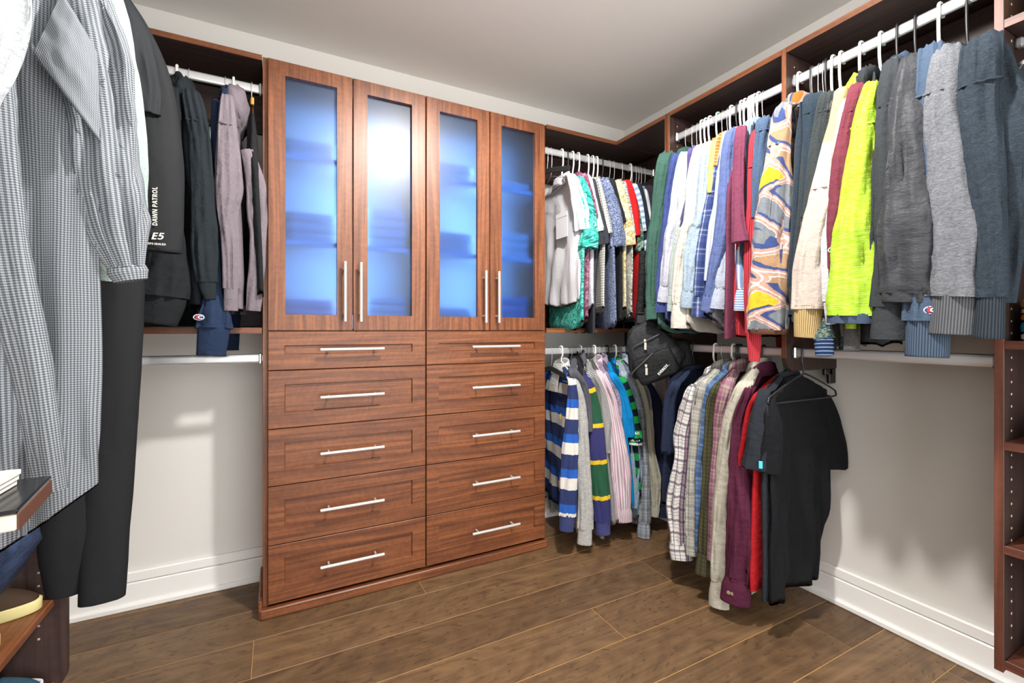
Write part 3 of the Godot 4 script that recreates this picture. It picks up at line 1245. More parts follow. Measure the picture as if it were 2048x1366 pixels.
func letters(parent, nm, txt: String, h: float, at: Transform3D, mat, bold := true):
	var tm := TextMesh.new()
	var f := SystemFont.new()
	f.font_names = PackedStringArray(["Droid Sans"])
	f.font_weight = 700 if bold else 400
	tm.font = f
	tm.text = txt
	tm.font_size = 48
	tm.pixel_size = h / 36.0
	tm.depth = 0.0012
	var mi := MeshInstance3D.new()
	mi.name = nm
	mi.mesh = tm
	mi.material_override = mat
	mi.transform = at
	parent.add_child(mi, true)

func emblem(parent, at: Vector3, out: Vector3):
	# small oval badge: white rim, navy and red halves, a white C
	var b := Basis(Vector3.UP.cross(out).normalized(), Vector3.UP, out)
	var o = put("sleeve_emblem", lathe([[0.0, 0.0022], [0.0135, 0.0022], [0.014, 0.0]], 24), solid("#efeef0", 0.7), parent)
	var lay := Basis(Vector3(1, 0, 0), Vector3(0, 0, 1), Vector3(0, -1, 0))
	o.transform = Transform3D(b * lay, at) * Transform3D(Basis.from_scale(Vector3(1.1, 1, 0.72)), Vector3.ZERO)
	var core = put("emblem_field", lathe([[0.0, 0.0028], [0.0115, 0.0028], [0.0118, 0.0018]], 24), solid("#24305c", 0.7), o)
	core.position = Vector3(0, 0, 0)
	var red := mb()
	cbox(red, Vector3(-0.0035, 0.003, 0), Vector3(0.0068, 0.0012, 0.0155), 0.0004)
	put("emblem_half", red, solid("#b3232f", 0.7), o)
	letters(o, "emblem_letter", "C", 0.014, Transform3D(Basis(Vector3(1, 0, 0), Vector3(0, 0, -1), Vector3(0, 1, 0)), Vector3(0.003, 0.0034, 0)), solid("#f4f4f4", 0.7))

func hanger(kind: String, y: float, frame: Transform3D, label: String, yaw: float, half := 0.205):
	var t = thing(HANG[kind].replace(" ", "_").replace("thin_", "").replace("tubular_", ""), label, "hanger", frame.origin, "")
	t.transform = frame
	var r: float = {"w": 0.0042, "b": 0.0036, "f": 0.0016, "m": 0.0014, "g": 0.0042, "t": 0.004, "o": 0.0017, "k": 0.0034}[kind]
	var m = {"w": solid("#efefea", 0.4), "b": solid("#17181b", 0.4), "f": solid("#b9b9bb", 0.3, 0.7), "m": solid("#bdbec0", 0.35, 0.7), "g": solid("#1f8f4a", 0.4), "t": solid("#b9dcd6", 0.4), "o": solid("#c4c0b6", 0.35, 0.7), "k": solid("#2b2c2e", 0.45)}[kind]
	var g := 0.0095 + r
	var top := 0.0195 + r
	var hp := [Vector3(0.001, y, 0), Vector3(0.006, y + 0.025, 0), Vector3(g, y * 0.45, 0), Vector3(g, 0.0, 0), Vector3(g * 0.85, top * 0.75, 0), Vector3(0.0, top, 0), Vector3(-g * 0.85, top * 0.75, 0), Vector3(-g, -0.002, 0), Vector3(-g - 0.002, -0.014, 0)]
	put("hook", pipe(hp, r, 8, 28), m, t)
	var body = solid("#18191b", 0.9) if kind == "f" else (solid("#d0903c", 0.45) if kind == "o" else m)
	var q := Basis(Vector3.UP, yaw)
	if kind in ["f", "o"]:
		var st := mb()
		var w := 0.011 if kind == "o" else 0.0055
		var P := []
		for k in 9:
			var x := half * 0.25 * (k - 4)
			P.append(Vector3(x, y + 0.004 - 0.26 * absf(x) - 0.004 * (1.0 if k == 4 else 0.0), 0))
		for k in 8:
			var c: Vector3 = (P[k] + P[k + 1]) / 2
			var d: Vector3 = P[k + 1] - P[k]
			var part := mb()
			cbox(part, Vector3.ZERO, Vector3(d.length() + 0.004, 0.026, w), 0.003)
			st.append_from(part.commit(), 0, Transform3D(q * Basis(Vector3(0, 0, 1), atan2(d.y, d.x)), q * c))
		put("shoulder_bar", st, body, t)
	else:
		var arm: PackedVector3Array = PackedVector3Array([Vector3(0, y, 0), Vector3(half * 0.3, y - 0.018, 0), Vector3(half * 0.9, y - 0.066, 0), Vector3(half, y - 0.082, 0), Vector3(half * 0.92, y - 0.096, 0), Vector3(0.0, y - 0.097, 0)])
		var L := []
		for p in arm:
			L.append(q * p)
		for k in range(4, -1, -1):
			L.append(q * Vector3(-arm[k].x, arm[k].y, 0))
		put("shoulder_bar", pipe(L, r, 7, 44), body, t)
	return t

func garment(row: Array):
	var o: Dictionary = row[7].duplicate(true)
	var R: Array = RODS[row[0]]
	var kind: String = row[1]
	var frame: Transform3D
	match R[0]:
		0: frame = Transform3D(Basis(Vector3(0, 0, 1), Vector3.UP, Vector3(-1, 0, 0)), Vector3(row[5], R[2], R[1]))
		1: frame = Transform3D(Basis(Vector3(-1, 0, 0), Vector3.UP, Vector3(0, 0, -1)), Vector3(R[1], R[2], row[5]))
		2: frame = Transform3D(Basis(Vector3(1, 0, 0), Vector3.UP, Vector3(0, 0, 1)), Vector3(R[1], R[2], row[5]))
	var cat: String = {"shirt": "shirt", "polo": "polo shirt", "tee": "t-shirt", "hood": "hoodie", "crew": "sweatshirt", "jacket": "jacket", "wetsuit": "wetsuit"}[kind]
	if row[2].contains("trousers"):
		cat = "trousers"
	if row[2].contains("coverall"):
		cat = "coverall"
	var t = thing(row[2], row[3], cat, frame.origin, o.get("g", ""))
	t.transform = frame
	var sd := fmod(float(hash(row[2])) / 977.0, 61.0)
	var m := fabric(row[4])
	var face: bool = o.has("face")
	var e1 := Vector3(o.p[0], 0, o.p[1])
	var s0: Array = o.sl[0]
	var yn: float = s0[1] + 0.067
	hanger(row[6], yn + 0.012, frame, HANG[row[6]] + " holding the " + row[2].replace("_", " "), atan2(-s0[0] * 0.6, s0[3]), minf(0.2, s0[3] - 0.02))
	# body
	var ribbed := kind in ["hood", "crew"]
	if ribbed:
		o["rib"] = true
		put("body", torso(o, kind, sd, 0.0, 0.9, face, true), m, t)
		put("hem_rib", torso(o, kind, sd, 0.9, 1.0, face, true), fabric(o["cm"]) if o.has("cm") and row[4] != "x" and not o.has("yoke") else m, t)
	elif o.has("slope"):
		o["rib"] = true
		put("body", torso(o, kind, sd, 0.0, 0.955, face, true), m, t)
		put("elastic_hem", torso(o, kind, sd, 0.955, 1.0, face, true), m, t)
	else:
		put("body", torso(o, kind, sd, 0.0, 1.0, face, true), m, t)
	# front sleeve
	var P: Array = o.sl.duplicate(true)
	var cl: float = o.get("cl", 0.0)
	var cm = fabric(o["cm"]) if o.has("cm") else m
	var first: Array = P[0].duplicate()
	first[1] += 0.016
	first[3] -= 0.05
	first[0] *= 0.78
	first[2] *= 0.75
	P.push_front(first)
	var near_neck: Array = P[1].duplicate()
	near_neck[1] += 0.05
	near_neck[3] = maxf(near_neck[3] - 0.13, 0.03)
	near_neck[0] *= 0.4
	near_neck[2] *= 0.5
	P.push_front(near_neck)
	var fold: float = {"shirt": 0.85, "polo": 0.5, "tee": 0.5, "hood": 0.6, "crew": 0.5, "jacket": 0.75, "wetsuit": 0.15}[kind]
	if not o.has("nosl"):
		var parts := [P, []]
		if cl > 0.0:
			parts = cut(P, cl)
		var A: Array = parts[0]
		if o.has("yoke"):
			var c2 := cut(A, 0.5)
			put("shoulder", limb(c2[0], e1, fold, sd, 0.0, false), fabric(o["yoke"]), t)
			A = c2[1]
		if cl > 0.0 and kind == "shirt":
			A[A.size() - 1][2] *= 0.84
		put("sleeve", limb(A, e1, fold, sd, sd, cl <= 0.0, 0.42, 32, 56), m, t)
		if kind in ["hood", "crew", "jacket"]:
			var whole: float = A[0][1] - A[A.size() - 1][1]
			var c3: Array = cut(A, maxf(0.1, whole * 0.78))[0]
			var z: Array = c3[c3.size() - 1]
			var z2: Array = z.duplicate()
			z2[1] -= 0.005
			z[2] *= 1.03
			z2[2] *= 1.03
			put("shoulder_seam", limb([z, z2], e1, fold, sd, sd, false, 0.45, 26, 3), m, t)
		if cl > 0.0:
			var B: Array = parts[1]
			for q in B:
				q[2] *= 1.0 if kind in ["shirt", "jacket"] else 0.86
			B[0][1] += 0.004
			put("cuff", limb(B, e1, 0.12, sd + 3.0, sd, true, 0.46, 26, 8), cm, t)
	# rear sleeve, against the wall
	if not o.has("nosl"):
		var Q: Array
		var L: float = s0[1] - P[P.size() - 1][1]
		if o.has("rs"):
			Q = o.rs
		else:
			var k := -0.55
			Q = [[s0[0] * k, s0[1] + 0.01, 0.012, -0.16], [s0[0] * k * 0.9, s0[1] - L * 0.25, 0.03, -0.2], [s0[0] * k * 0.6, s0[1] - L * 0.6, 0.035, -0.215], [s0[0] * k * 0.4, s0[1] - L, 0.03, -0.21]]
		put("sleeve", limb(Q, Vector3(0.5, 0, 0.86) if not o.has("rs") else Vector3(0.9, 0, 0.4), fold, sd + 7.0, 0.0, true, 0.4, 16, 18), m, t)
	if o.has("ex"):
		for x in o.ex:
			put("leg" if kind == "wetsuit" else "sleeve", limb(x, e1, fold, sd + 11.0, 0.0, true, 0.42, 22, 34), m, t)
	# neck
	match kind:
		"shirt", "polo":
			var cmat = fabric(o["cc"]) if o.has("cc") else m
			if not row[2].contains("trousers"):
				ring(t, "collar", cmat, yn - 0.012, 0.0, [[-0.004, -0.01], [-0.006, 0.018], [-0.003, 0.026], [0.004, 0.024], [0.012, -0.004], [0.020, -0.026], [0.017, -0.026], [0.006, 0.0], [0.0, -0.004]], 0.058, 0.024, sd, 0.05, 1.5)
		"tee", "wetsuit":
			ring(t, "neckband", m, yn - 0.016, 0.0, [[0.006, -0.006], [0.004, 0.008], [0.0, 0.013], [-0.004, 0.010], [-0.003, -0.01]], 0.066, 0.02, sd, 0.03, 1.0)
		"crew":
			ring(t, "neckband", m, yn - 0.014, 0.0, [[0.008, -0.006], [0.006, 0.012], [0.0, 0.019], [-0.006, 0.014], [-0.004, -0.01]], 0.066, 0.024, sd, 0.04, 1.0)
		"jacket":
			var ch: float = o.get("collar", 0.05)
			ring(t, "collar", m, yn - 0.014, 0.0, [[0.006, -0.008], [0.009, ch * 0.4], [0.006, ch * 0.8], [0.0, ch], [-0.007, ch * 0.8], [-0.006, ch * 0.3], [-0.004, -0.01]], 0.06, 0.03, sd, 0.16, 0.6)
		"hood":
			var big := 1.6 if o.has("hood") else 1.0
			var rows := []
			var uvs := []
			for j in 15:
				var v := PI * j / 14
				var row2 := PackedVector3Array()
				var uv := PackedVector2Array()
				for i in 25:
					var a := TAU * i / 24
					var d := Vector3(cos(a) * sin(v), cos(v), sin(a) * sin(v))
					var w := 1.0 + 0.22 * nz.get_noise_3d(d.x * 1.7 + sd, d.y * 1.7, d.z * 1.7) + 0.10 * nz.get_noise_3d(d.x * 5 + sd, d.y * 5, d.z * 5)
					var p := Vector3(d.x * 0.10 * (0.8 + 0.2 * big), d.y * 0.055 * big, d.z * 0.028 * big) * w
					row2.append(p + Vector3(0.03, yn - 0.02 * big, -signf(s0[0]) * 0.012 + s0[0] * p.x * 1.5))
					uv.append(Vector2(a * 0.08, v * 0.1))
				rows.append(row2)
				uvs.append(uv)
			put("hood", grid(rows, uvs, true), m, t)
	if o.has("det"):
		detail(t, o, m, e1)
	return t

func spot(o: Dictionary, back: float) -> Array:
	# a place on the front of the sleeve: centre, outward direction, half depth
	var P: Array = cut(o.sl, back)[1][0]
	var e1 := Vector3(o.p[0], 0, o.p[1])
	var out := Vector3(-e1.z, 0, e1.x)
	if out.x < 0:
		out = -out
	return [Vector3(P[3], P[1], P[0]), out, clampf(P[2] * 0.42, 0.0075, 0.032), P[2], e1]

func detail(t, o: Dictionary, m, e1: Vector3):
	match o.det:
		"emblem", "emblem2", "emblem3":
			var q := spot(o, {"emblem": 0.11, "emblem2": 0.11, "emblem3": 0.12}[o.det])
			var side: float = {"emblem": 0.0, "emblem2": 0.1, "emblem3": -0.85}[o.det]
			emblem(t, q[0] + q[1] * (q[2] * 1.12 * sqrt(1.0 - side * side) + 0.003) + q[4] * q[3] * side, q[1])
		"tab":
			var q := spot(o, 0.02)
			var st := mb()
			cbox(st, Vector3.ZERO, Vector3(0.012, 0.026, 0.003), 0.001)
			var c = put("sleeve_tab", st, solid("#4cc3e8", 0.7), t)
			c.transform = Transform3D(Basis(Vector3.UP.cross(q[1]), Vector3.UP, q[1]), q[0] + q[1] * (q[2] * 1.1 + 0.004) + q[4] * q[3] * 0.1)
		"sleevetext":
			var q := spot(o, 0.06)
			var b := Basis(Vector3.UP.cross(q[1]), Vector3.UP, q[1])
			letters(t, "sleeve_lettering", "NAO", 0.013, Transform3D(b, q[0] + q[1] * (q[2] + 0.006)), solid("#f2f4f0", 0.7))
		"placket":
			var q := spot(o, 0.03)
			var st := mb()
			button(st, q[0] + q[1] * (q[2] * 1.1) - q[4] * q[3] * 0.25, q[1], 0.007)
			button(st, q[0] + q[1] * (q[2] * 1.0) - q[4] * q[3] * 0.5, q[1], 0.007)
			put("cuff_button", st, solid("#8a7a60", 0.4), t)
			var P := []
			for k in 6:
				var w := spot(o, 0.085 + 0.036 * k)
				P.append([w[0] + w[1] * w[2] * 0.98 - w[4] * w[3] * 0.35, w[1], w[4]])
			var rows := []
			var uvs := []
			for p in P:
				var row := PackedVector3Array()
				var uv := PackedVector2Array()
				for i in 9:
					var a := TAU * i / 8
					row.append(p[0] + p[2] * cos(a) * 0.013 + p[1] * sin(a) * 0.004)
					uv.append(Vector2(a * 0.01, p[0].y))
				rows.append(row)
				uvs.append(uv)
			put("sleeve_placket", grid(rows, uvs, true, true, true), m, t)
		"pocket":
			var st := mb()
			var k: float = o.sl[0][0] / o.sl[0][3]
			for y in [-0.26, -0.33, -0.40, -0.47, -0.54, -0.61, -0.68]:
				button(st, Vector3(-0.03, y, -0.03 * k + 0.024), Vector3(0, 0, 1), 0.005)
			put("button", st, solid("#e9e9e6", 0.3), t)
			st = mb()
			cbox(st, Vector3(0.075, -0.40, 0.075 * k * 0.8 + 0.026), Vector3(0.105, 0.12, 0.004), 0.0015)
			cbox(st, Vector3(0.075, -0.345, 0.075 * k * 0.8 + 0.0285), Vector3(0.105, 0.022, 0.003), 0.001)
			var c = put("chest_pocket", st, m, t)
		"rugby":
			var k: float = o.sl[0][0] / o.sl[0][3]
			# long white collar wing that hangs down on the front
			var rows := []
			var uvs := []
			for j in 9:
				var v := j / 8.0
				var row := PackedVector3Array()
				var uv := PackedVector2Array()
				for i in 13:
					var a := TAU * i / 12
					row.append(Vector3(0.05 - 0.06 * v + cos(a) * (0.030 + 0.016 * v), -0.06 - 0.15 * v, 0.012 + 0.034 + sin(a) * 0.003 + 0.006 * sin(v * 3.0)))
					uv.append(Vector2(a * 0.01, v * 0.15))
				rows.append(row)
				uvs.append(uv)
			put("collar_wing", grid(rows, uvs, true, true, true), fabric(o["cc"]), t)
			var st := mb()
			for q in [[0.0, 0.0, 0.010, 0.008], [0.003, 0.010, 0.005, 0.011], [-0.006, 0.003, 0.004, 0.010], [-0.004, -0.008, 0.003, 0.008], [0.005, -0.008, 0.003, 0.008], [0.008, 0.013, 0.006, 0.003]]:
				cbox(st, Vector3(0.085 + q[0], -0.325 + q[1], 0.085 * k + 0.030), Vector3(q[2], q[3], 0.003), 0.001)
			put("chest_emblem", st, solid("#e3bd2c", 0.7), t)
		"wettext":
			var w := solid("#e6e3da", 0.7)
			var z := 0.0335
			letters(t, "arm_lettering", "DAWN PATROL", 0.0108, Transform3D(Basis(Vector3(0, 1, 0), Vector3(-1, 0, 0), Vector3(0, 0, 1)), Vector3(0.222, -0.642, z)), w)
			letters(t, "arm_lettering", "E5", 0.018, Transform3D(Basis(Vector3(1, 0.05, 0), Vector3(0.25, 1, 0), Vector3(0, 0, 1)), Vector3(0.228, -0.719, z)), w)
			var st := mb()
			for k in 9:
				var f := k / 8.0
				cbox(st, Vector3(0.152 + 0.052 * f, -0.20 - 0.085 * f - 0.012 * sin(f * PI), 0.026), Vector3(0.006, 0.006 + 0.003 * (k % 3), 0.003), 0.001)
			put("shoulder_print", st, w, t)
			letters(t, "arm_lettering", "EPS SEALED", 0.0052, Transform3D(Basis.IDENTITY, Vector3(0.226, -0.739, z)), w)
		"coverall":
			coverall(t, o, m)

func sheet(parent, nm, mat, C: Array, thick: float, n := 12):
	# soft thick patch between four corners [a, b, c, d] plus a bulge vector
	var a: Vector3 = C[0]
	var b: Vector3 = C[1]
	var c: Vector3 = C[2]
	var d: Vector3 = C[3]
	var bul: Vector3 = C[4]
	var nn := (b - a).cross(d - a).normalized() * thick
	var rows := []
	var uvs := []
	for j in n + 1:
		var v := float(j) / n
		var row := PackedVector3Array()
		var uv := PackedVector2Array()
		var F := []
		for i in n + 1:
			var u := float(i) / n
			var p := a.lerp(b, u).lerp(d.lerp(c, u), v)
			p += bul * (sin(PI * u) * 0.6 + 0.4) * sin(PI * v)
			p += nn * 1.5 * nz.get_noise_2d(u * 3.0 + a.x * 20.0, v * 2.0)
			F.append(p)
		for i in n + 1:
			row.append(F[i] + nn)
			uv.append(Vector2(u_len(a, b) * i / n, u_len(a, d) * v))
		for i in range(n, -1, -1):
			row.append(F[i] - nn)
			uv.append(Vector2(u_len(a, b) * i / n, u_len(a, d) * v))
		row.append(row[0])
		uv.append(uv[0])
		rows.append(row)
		uvs.append(uv)
	return put(nm, grid(rows, uvs, true, true, true), mat, parent)

func u_len(a: Vector3, b: Vector3) -> float:
	return a.distance_to(b)

func coverall(t, o: Dictionary, m):
	# turned-back sleeve fold, waistband, button placket, seams and elastic hem
	sheet(t, "shoulder_fold", m, [Vector3(0.117, -0.469, 0.062), Vector3(0.146, -0.335, 0.035), Vector3(0.195, -0.43, 0.03), Vector3(0.203, -0.605, 0.04), Vector3(0.0, 0.0, 0.022)], 0.003, 16)
	# long loose fold that runs down the front (the other sleeve hanging across)
	put("sleeve", limb([[0.03, -0.25, 0.02, 0.055], [0.07, -0.50, 0.035, 0.06], [0.08, -0.80, 0.034, 0.085], [0.075, -1.02, 0.03, 0.118], [0.06, -1.25, 0.022, 0.14]], Vector3(1, 0, 0.1), 0.5, 4.0, 0.0, true, 0.5, 22, 36), m, t)
	var b := mb()
	var z := 0.03
	cbox(b, Vector3(0.095, -0.425, z + 0.018), Vector3(0.014, 0.02, 0.004), 0.0015)
	cbox(b, Vector3(0.095, -0.433, z + 0.019), Vector3(0.02, 0.005, 0.004), 0.0015)
	put("bar_tack", b, solid("#7f9cc0", 0.8), t)

func wardrobe():
	for row in WARDROBE:
		garment(row)
	# empty hangers seen among the shirts
	var fr := Basis(Vector3(0, 0, 1), Vector3.UP, Vector3(-1, 0, 0))
	hanger("f", -0.105, Transform3D(fr, Vector3(1.238, 2.012, -2.0)), "empty black felt hanger at the cabinet end of the short sleeved shirts", 0.0)
	hanger("m", -0.13, Transform3D(fr, Vector3(1.262, 2.012, -2.0)), "empty thin wire hanger in front of the grey striped shirt", -0.25)
	hanger("w", -0.12, Transform3D(fr, Vector3(1.555, 2.012, -2.0)), "empty white tubular hanger over the grid check shirt", -0.6)
	hanger("o", -0.05, Transform3D(fr, Vector3(-0.35, 2.012, -2.0)), "empty orange wooden hanger beside the black hoodie", -0.1)
	hanger("f", -0.09, Transform3D(fr, Vector3(1.262, 0.98, -2.0)), "empty black felt hanger before the banded rugby shirt", 0.0)
	var fx := Basis(Vector3(-1, 0, 0), Vector3.UP, Vector3(0, 0, -1))
	hanger("k", -0.075, Transform3D(fx, Vector3(1.71, 1.005, -0.985)), "empty dark grey plastic hanger hooked in front of the black tee", 0.0)

# ------------------------------------------------------------------ bag, shoes, shelf things
func blob(parent, nm, mat, c: Vector3, s: Vector3, e: float, rough := 0.06, sd := 0.0, basis := Basis.IDENTITY, n := 28, squash = null):
	# superellipsoid with soft dents
	var rows := []
	var uvs := []
	for j in n / 2 + 1:
		var v := -PI / 2 + PI * j / (n / 2)
		var row := PackedVector3Array()
		var uv := PackedVector2Array()
		for i in n + 1:
			var a := TAU * i / n
			var d := Vector3(sg(cos(v), e) * sg(cos(a), e), sg(sin(v), e), sg(cos(v), e) * sg(sin(a), e))
			var w := 1.0 + rough * nz.get_noise_3d(d.x * 2 + sd, d.y * 2, d.z * 2 + sd)
			var p := d * s * 0.5 * w
			if squash != null:
				p = squash.call(p as Vector3)
			row.append(c + basis * p)
			uv.append(Vector2(a * s.x * 0.3, v * s.y * 0.5))
		rows.append(row)
		uvs.append(uv)
	return put(nm, grid(rows, uvs, true), mat, parent)

func sg(x: float, e: float) -> float:
	return signf(x) * pow(absf(x), e)

func extras():
	# black sling bag hanging in the corner
	var bag = thing("sling_bag", "black sling bag with two zipped pockets and a white printed label hanging in the corner", "bag", Vector3(1.575, 0.955, -1.60))
	bag.rotation = Vector3(0, -0.76, 0)
	var cloth := fabric("s:#2b2d30:nylon")
	var dark := fabric("s:#1b1c1e:nylon")
	var q := Basis(Vector3(0, 0, 1), 0.42)
	blob(bag, "main_pocket", cloth, Vector3(-0.01, 0.045, 0), Vector3(0.235, 0.25, 0.095), 0.55, 0.12, 3.0, q, 32, func(p): return Vector3(p.x * (0.95 - p.y * 2.6), p.y, p.z * (1.0 - p.y * 2.0)))
	blob(bag, "front_pocket", dark, Vector3(0.012, -0.035, 0.04), Vector3(0.195, 0.125, 0.05), 0.3, 0.06, 8.0, q)
	blob(bag, "side_pouch", dark, Vector3(0.125, -0.005, -0.03), Vector3(0.12, 0.19, 0.07), 0.55, 0.08, 5.0, Basis(Vector3(0, 0, 1), 0.25))
	var steel := solid("#c9c6bd", 0.3, 0.8)
	for z in [[Vector3(-0.082, 0.055, 0.05), Vector3(0.03, 0.115, 0.05)], [Vector3(-0.088, -0.062, 0.066), Vector3(0.0, 0.028, 0.066)]]:
		put("zipper", pipe([z[0] + Vector3(-0.01, -0.03, -0.012), z[0], (z[0] + z[1]) / 2 + Vector3(0, 0, 0.004), z[1]], 0.0035, 8, 14), solid("#4a4b4e", 0.5, 0.4), bag)
	for z in [Vector3(-0.035, 0.085, 0.058), Vector3(-0.03, -0.03, 0.074)]:
		var st := mb()
		cbox(st, z, Vector3(0.012, 0.014, 0.008), 0.002)
		cbox(st, z + Vector3(0.002, -0.026, 0.002), Vector3(0.0115, 0.034, 0.003), 0.0012)
		put("zip_pull", st, steel, bag)
	letters(bag, "bag_label", "EVEREST.", 0.0115, Transform3D(q * Basis(Vector3(0, 0, 1), 0.42), Vector3(0.045, -0.045, 0.0725)), solid("#e9e9e6", 0.6))
	put("strap", limb([[-0.07, 0.52, 0.018, -0.045], [-0.075, 0.36, 0.018, -0.05], [-0.07, 0.2, 0.018, -0.062], [-0.05, 0.10, 0.018, -0.07], [-0.01, 0.05, 0.016, -0.075]], Vector3(1, 0, 0), 0.04, 3.0, 0.0, false, 0.15, 16, 24), dark, bag)
	put("strap", limb([[-0.03, 0.52, 0.022, 0.02], [-0.02, 0.3, 0.022, 0.015], [0.0, 0.12, 0.03, 0.012]], Vector3(1, 0, 0), 0.04, 6.0, 0.0, false, 0.15, 16, 20), dark, bag)
	var bk := mb()
	cbox(bk, Vector3(-0.052, 0.185, -0.058), Vector3(0.044, 0.045, 0.014), 0.004)
	cbox(bk, Vector3(-0.05, 0.215, -0.058), Vector3(0.05, 0.008, 0.016), 0.003)
	put("buckle", bk, solid("#222325", 0.35), bag)
	# things on the tower shelves
	var bas = thing("woven_basket", "woven straw basket at the very top of the shelf tower", "basket", Vector3(1.80, 1.888, -0.29))
	put("bowl", lathe([[0.0, 0.0], [0.09, 0.0], [0.12, 0.07], [0.125, 0.14], [0.118, 0.14], [0.11, 0.07], [0.08, 0.012], [0.0, 0.012]]), fabric("w:#a98752:#7a5a30:#c4a46c:40"), bas)
	for k in 7:
		put("coil", pipe(ringpts(0.096 + 0.0045 * k, 0.012 + 0.02 * k), 0.006, 6, 40), solid("#9a7a48", 0.8), bas)
	var tube = thing("rolled_umbrella", "black cylinder with a chrome rimmed end lying on the upper tower shelf", "umbrella", Vector3(1.668, 1.735, -0.405))
	var ax := Basis(Vector3(0, 0, 1), PI / 2) * Basis(Vector3(1, 0, 0), 0.0)
	var o = put("barrel", lathe([[0.0, -0.2], [0.034, -0.2], [0.034, 0.0], [0.0, 0.0]]), solid("#1c1c1e", 0.35), tube)
	o.basis = ax
	o = put("rim", lathe([[0.028, 0.004], [0.036, 0.006], [0.037, -0.012], [0.034, -0.012]]), solid("#d8d8da", 0.15, 0.9), tube)
	o.basis = ax
	o = put("end_cap", lathe([[0.0, 0.001], [0.03, 0.002], [0.031, -0.004]]), solid("#aab3c2", 0.15, 0.8), tube)
	o.basis = ax
	var rest = thing("storage_box", "low black box under the chrome rimmed cylinder", "box", Vector3(1.80, 1.6468, -0.38))
	var st := mb()
	bx(st, -0.12, 0.14, 0.0, 0.053, -0.05, 0.10, 0.004)
	put("body", st, solid("#151516", 0.6), rest)
	var stack := [["s:#d6d4d0:knit", 0.020, "white folded tee at the bottom of the stack on the tower shelf"], ["s:#2f8fc4:knit", 0.030, "sky blue folded tee in the tower shelf stack"], ["s:#e07d22:knit", 0.018, "orange folded tee in the tower shelf stack"], ["s:#e2ddd0:knit", 0.013, "off white folded tee above the orange one"], ["s:#b7925a:knit", 0.026, "tan folded top at the top of the tower shelf stack"]]
	var y := 1.061
	for s in stack:
		var t = thing("folded_tee", s[2], "folded clothes", Vector3(1.79, y, -0.345), "folded tees on the tower shelf")
		folded(t, Vector3.ZERO, Vector3(0.24, s[1], 0.19), s[0])
		y += s[1] + 0.0005
	var f2 = thing("folded_sweater", "dusty purple folded sweater on the upper middle tower shelf", "folded clothes", Vector3(1.80, 1.4008, -0.33))
	folded(f2, Vector3.ZERO, Vector3(0.22, 0.035, 0.18), "s:#5d5a86:knit")
	shoe("grey_slipper", "grey felt slipper on the tower shelf below the folded tees", Vector3(1.78, 0.8008, -0.36), 0.0, "s:#6d7073:fleece", "#54575a", 0.26)
	shoe("white_trainer", "cream and gold trainer on the second lowest tower shelf", Vector3(1.79, 0.5328, -0.365), 0.0, "s:#d8d0b4:knit", "#e9e4d4", 0.28)
	shoe("brown_boot", "tall brown leather boot on the lowest tower shelf", Vector3(1.80, 0.2368, -0.35), 0.0, "s:#5a4433:neo", "#2b221c", 0.27, 0.26)
	# lower left shelf
	shoe("brown_shoe", "dark brown shoe with a pale yellow sole under the wetsuit legs", Vector3(-0.63, 0.4395, -1.445), 0.0, "s:#4a382b:neo", "#d9cf92", 0.29)
	shoe("brown_shoe", "second dark brown shoe with a pale yellow sole, nearer the camera", Vector3(-0.64, 0.4395, -1.30), 0.0, "s:#4d3c2e:neo", "#d9cf92", 0.28)
	shoe("blue_trainer", "blue and black trainer with white stripe on the bottom shoe shelf", Vector3(-0.625, 0.2345, -1.445), 0.0, "s:#3f6478:knit", "#2f86d6", 0.28, 0.10, true)
	shoe("blue_trainer", "second blue trainer beside the first, at the left picture edge", Vector3(-0.70, 0.2345, -1.27), 0.0, "s:#3f6478:knit", "#2f86d6", 0.27, 0.10, true)
	var nv = thing("quilted_bundle", "navy quilted puffer garment folded over the shoes beneath the coverall hem", "folded clothes", Vector3(-0.56, 0.575, -1.27))
	for k in 3:
		blob(nv, "padded_fold", fabric("s:#3f4f70:nylon"), Vector3(0.05 * (k - 1), 0.02 * (k - 1) + 0.02, 0.01 - 0.02 * k), Vector3(0.09, 0.17, 0.16), 0.75, 0.15, 3.0 + k, Basis(Vector3(0, 0, 1), -0.5))
	# box and papers on the ledge at left
	var bk2 = thing("photo_box", "glossy black topped box with brown side poking in at the left edge", "box", Vector3(-0.436, 0.8205, -0.912))
	bk2.rotation.y = 0.13
	st = mb()
	bx(st, -0.16, 0.118, 0.0, 0.022, -0.085, 0.085, 0.002)
	put("tray", st, solid("#e6dfcd", 0.6), bk2)
	st = mb()
	bx(st, -0.16, 0.12, 0.0225, 0.029, -0.088, 0.087, 0.002)
	put("lid", st, solid("#17181b", 0.18), bk2)
	st = mb()
	bx(st, 0.1185, 0.121, 0.0, 0.0225, -0.085, 0.084, 0.0008)
	put("side_strip", st, solid("#5a3524", 0.5), bk2)
	var pp = thing("paper_stack", "small stack of white papers on the black topped box", "paper", Vector3(-0.42, 0.85, -0.93))
	for k in 3:
		st = mb()
		cbox(st, Vector3(0.003 * k, 0.004 + 0.0085 * k, 0.002 * k), Vector3(0.13, 0.008, 0.09), 0.001)
		put("sheet_bundle", st, solid(["#eceae2", "#f2f1ec", "#e6e4da"][k], 0.7), pp)

func ringpts(r: float, y: float) -> Array:
	var P := []
	for k in 25:
		P.append(Vector3(cos(TAU * k / 24) * r, y, sin(TAU * k / 24) * r))
	return P

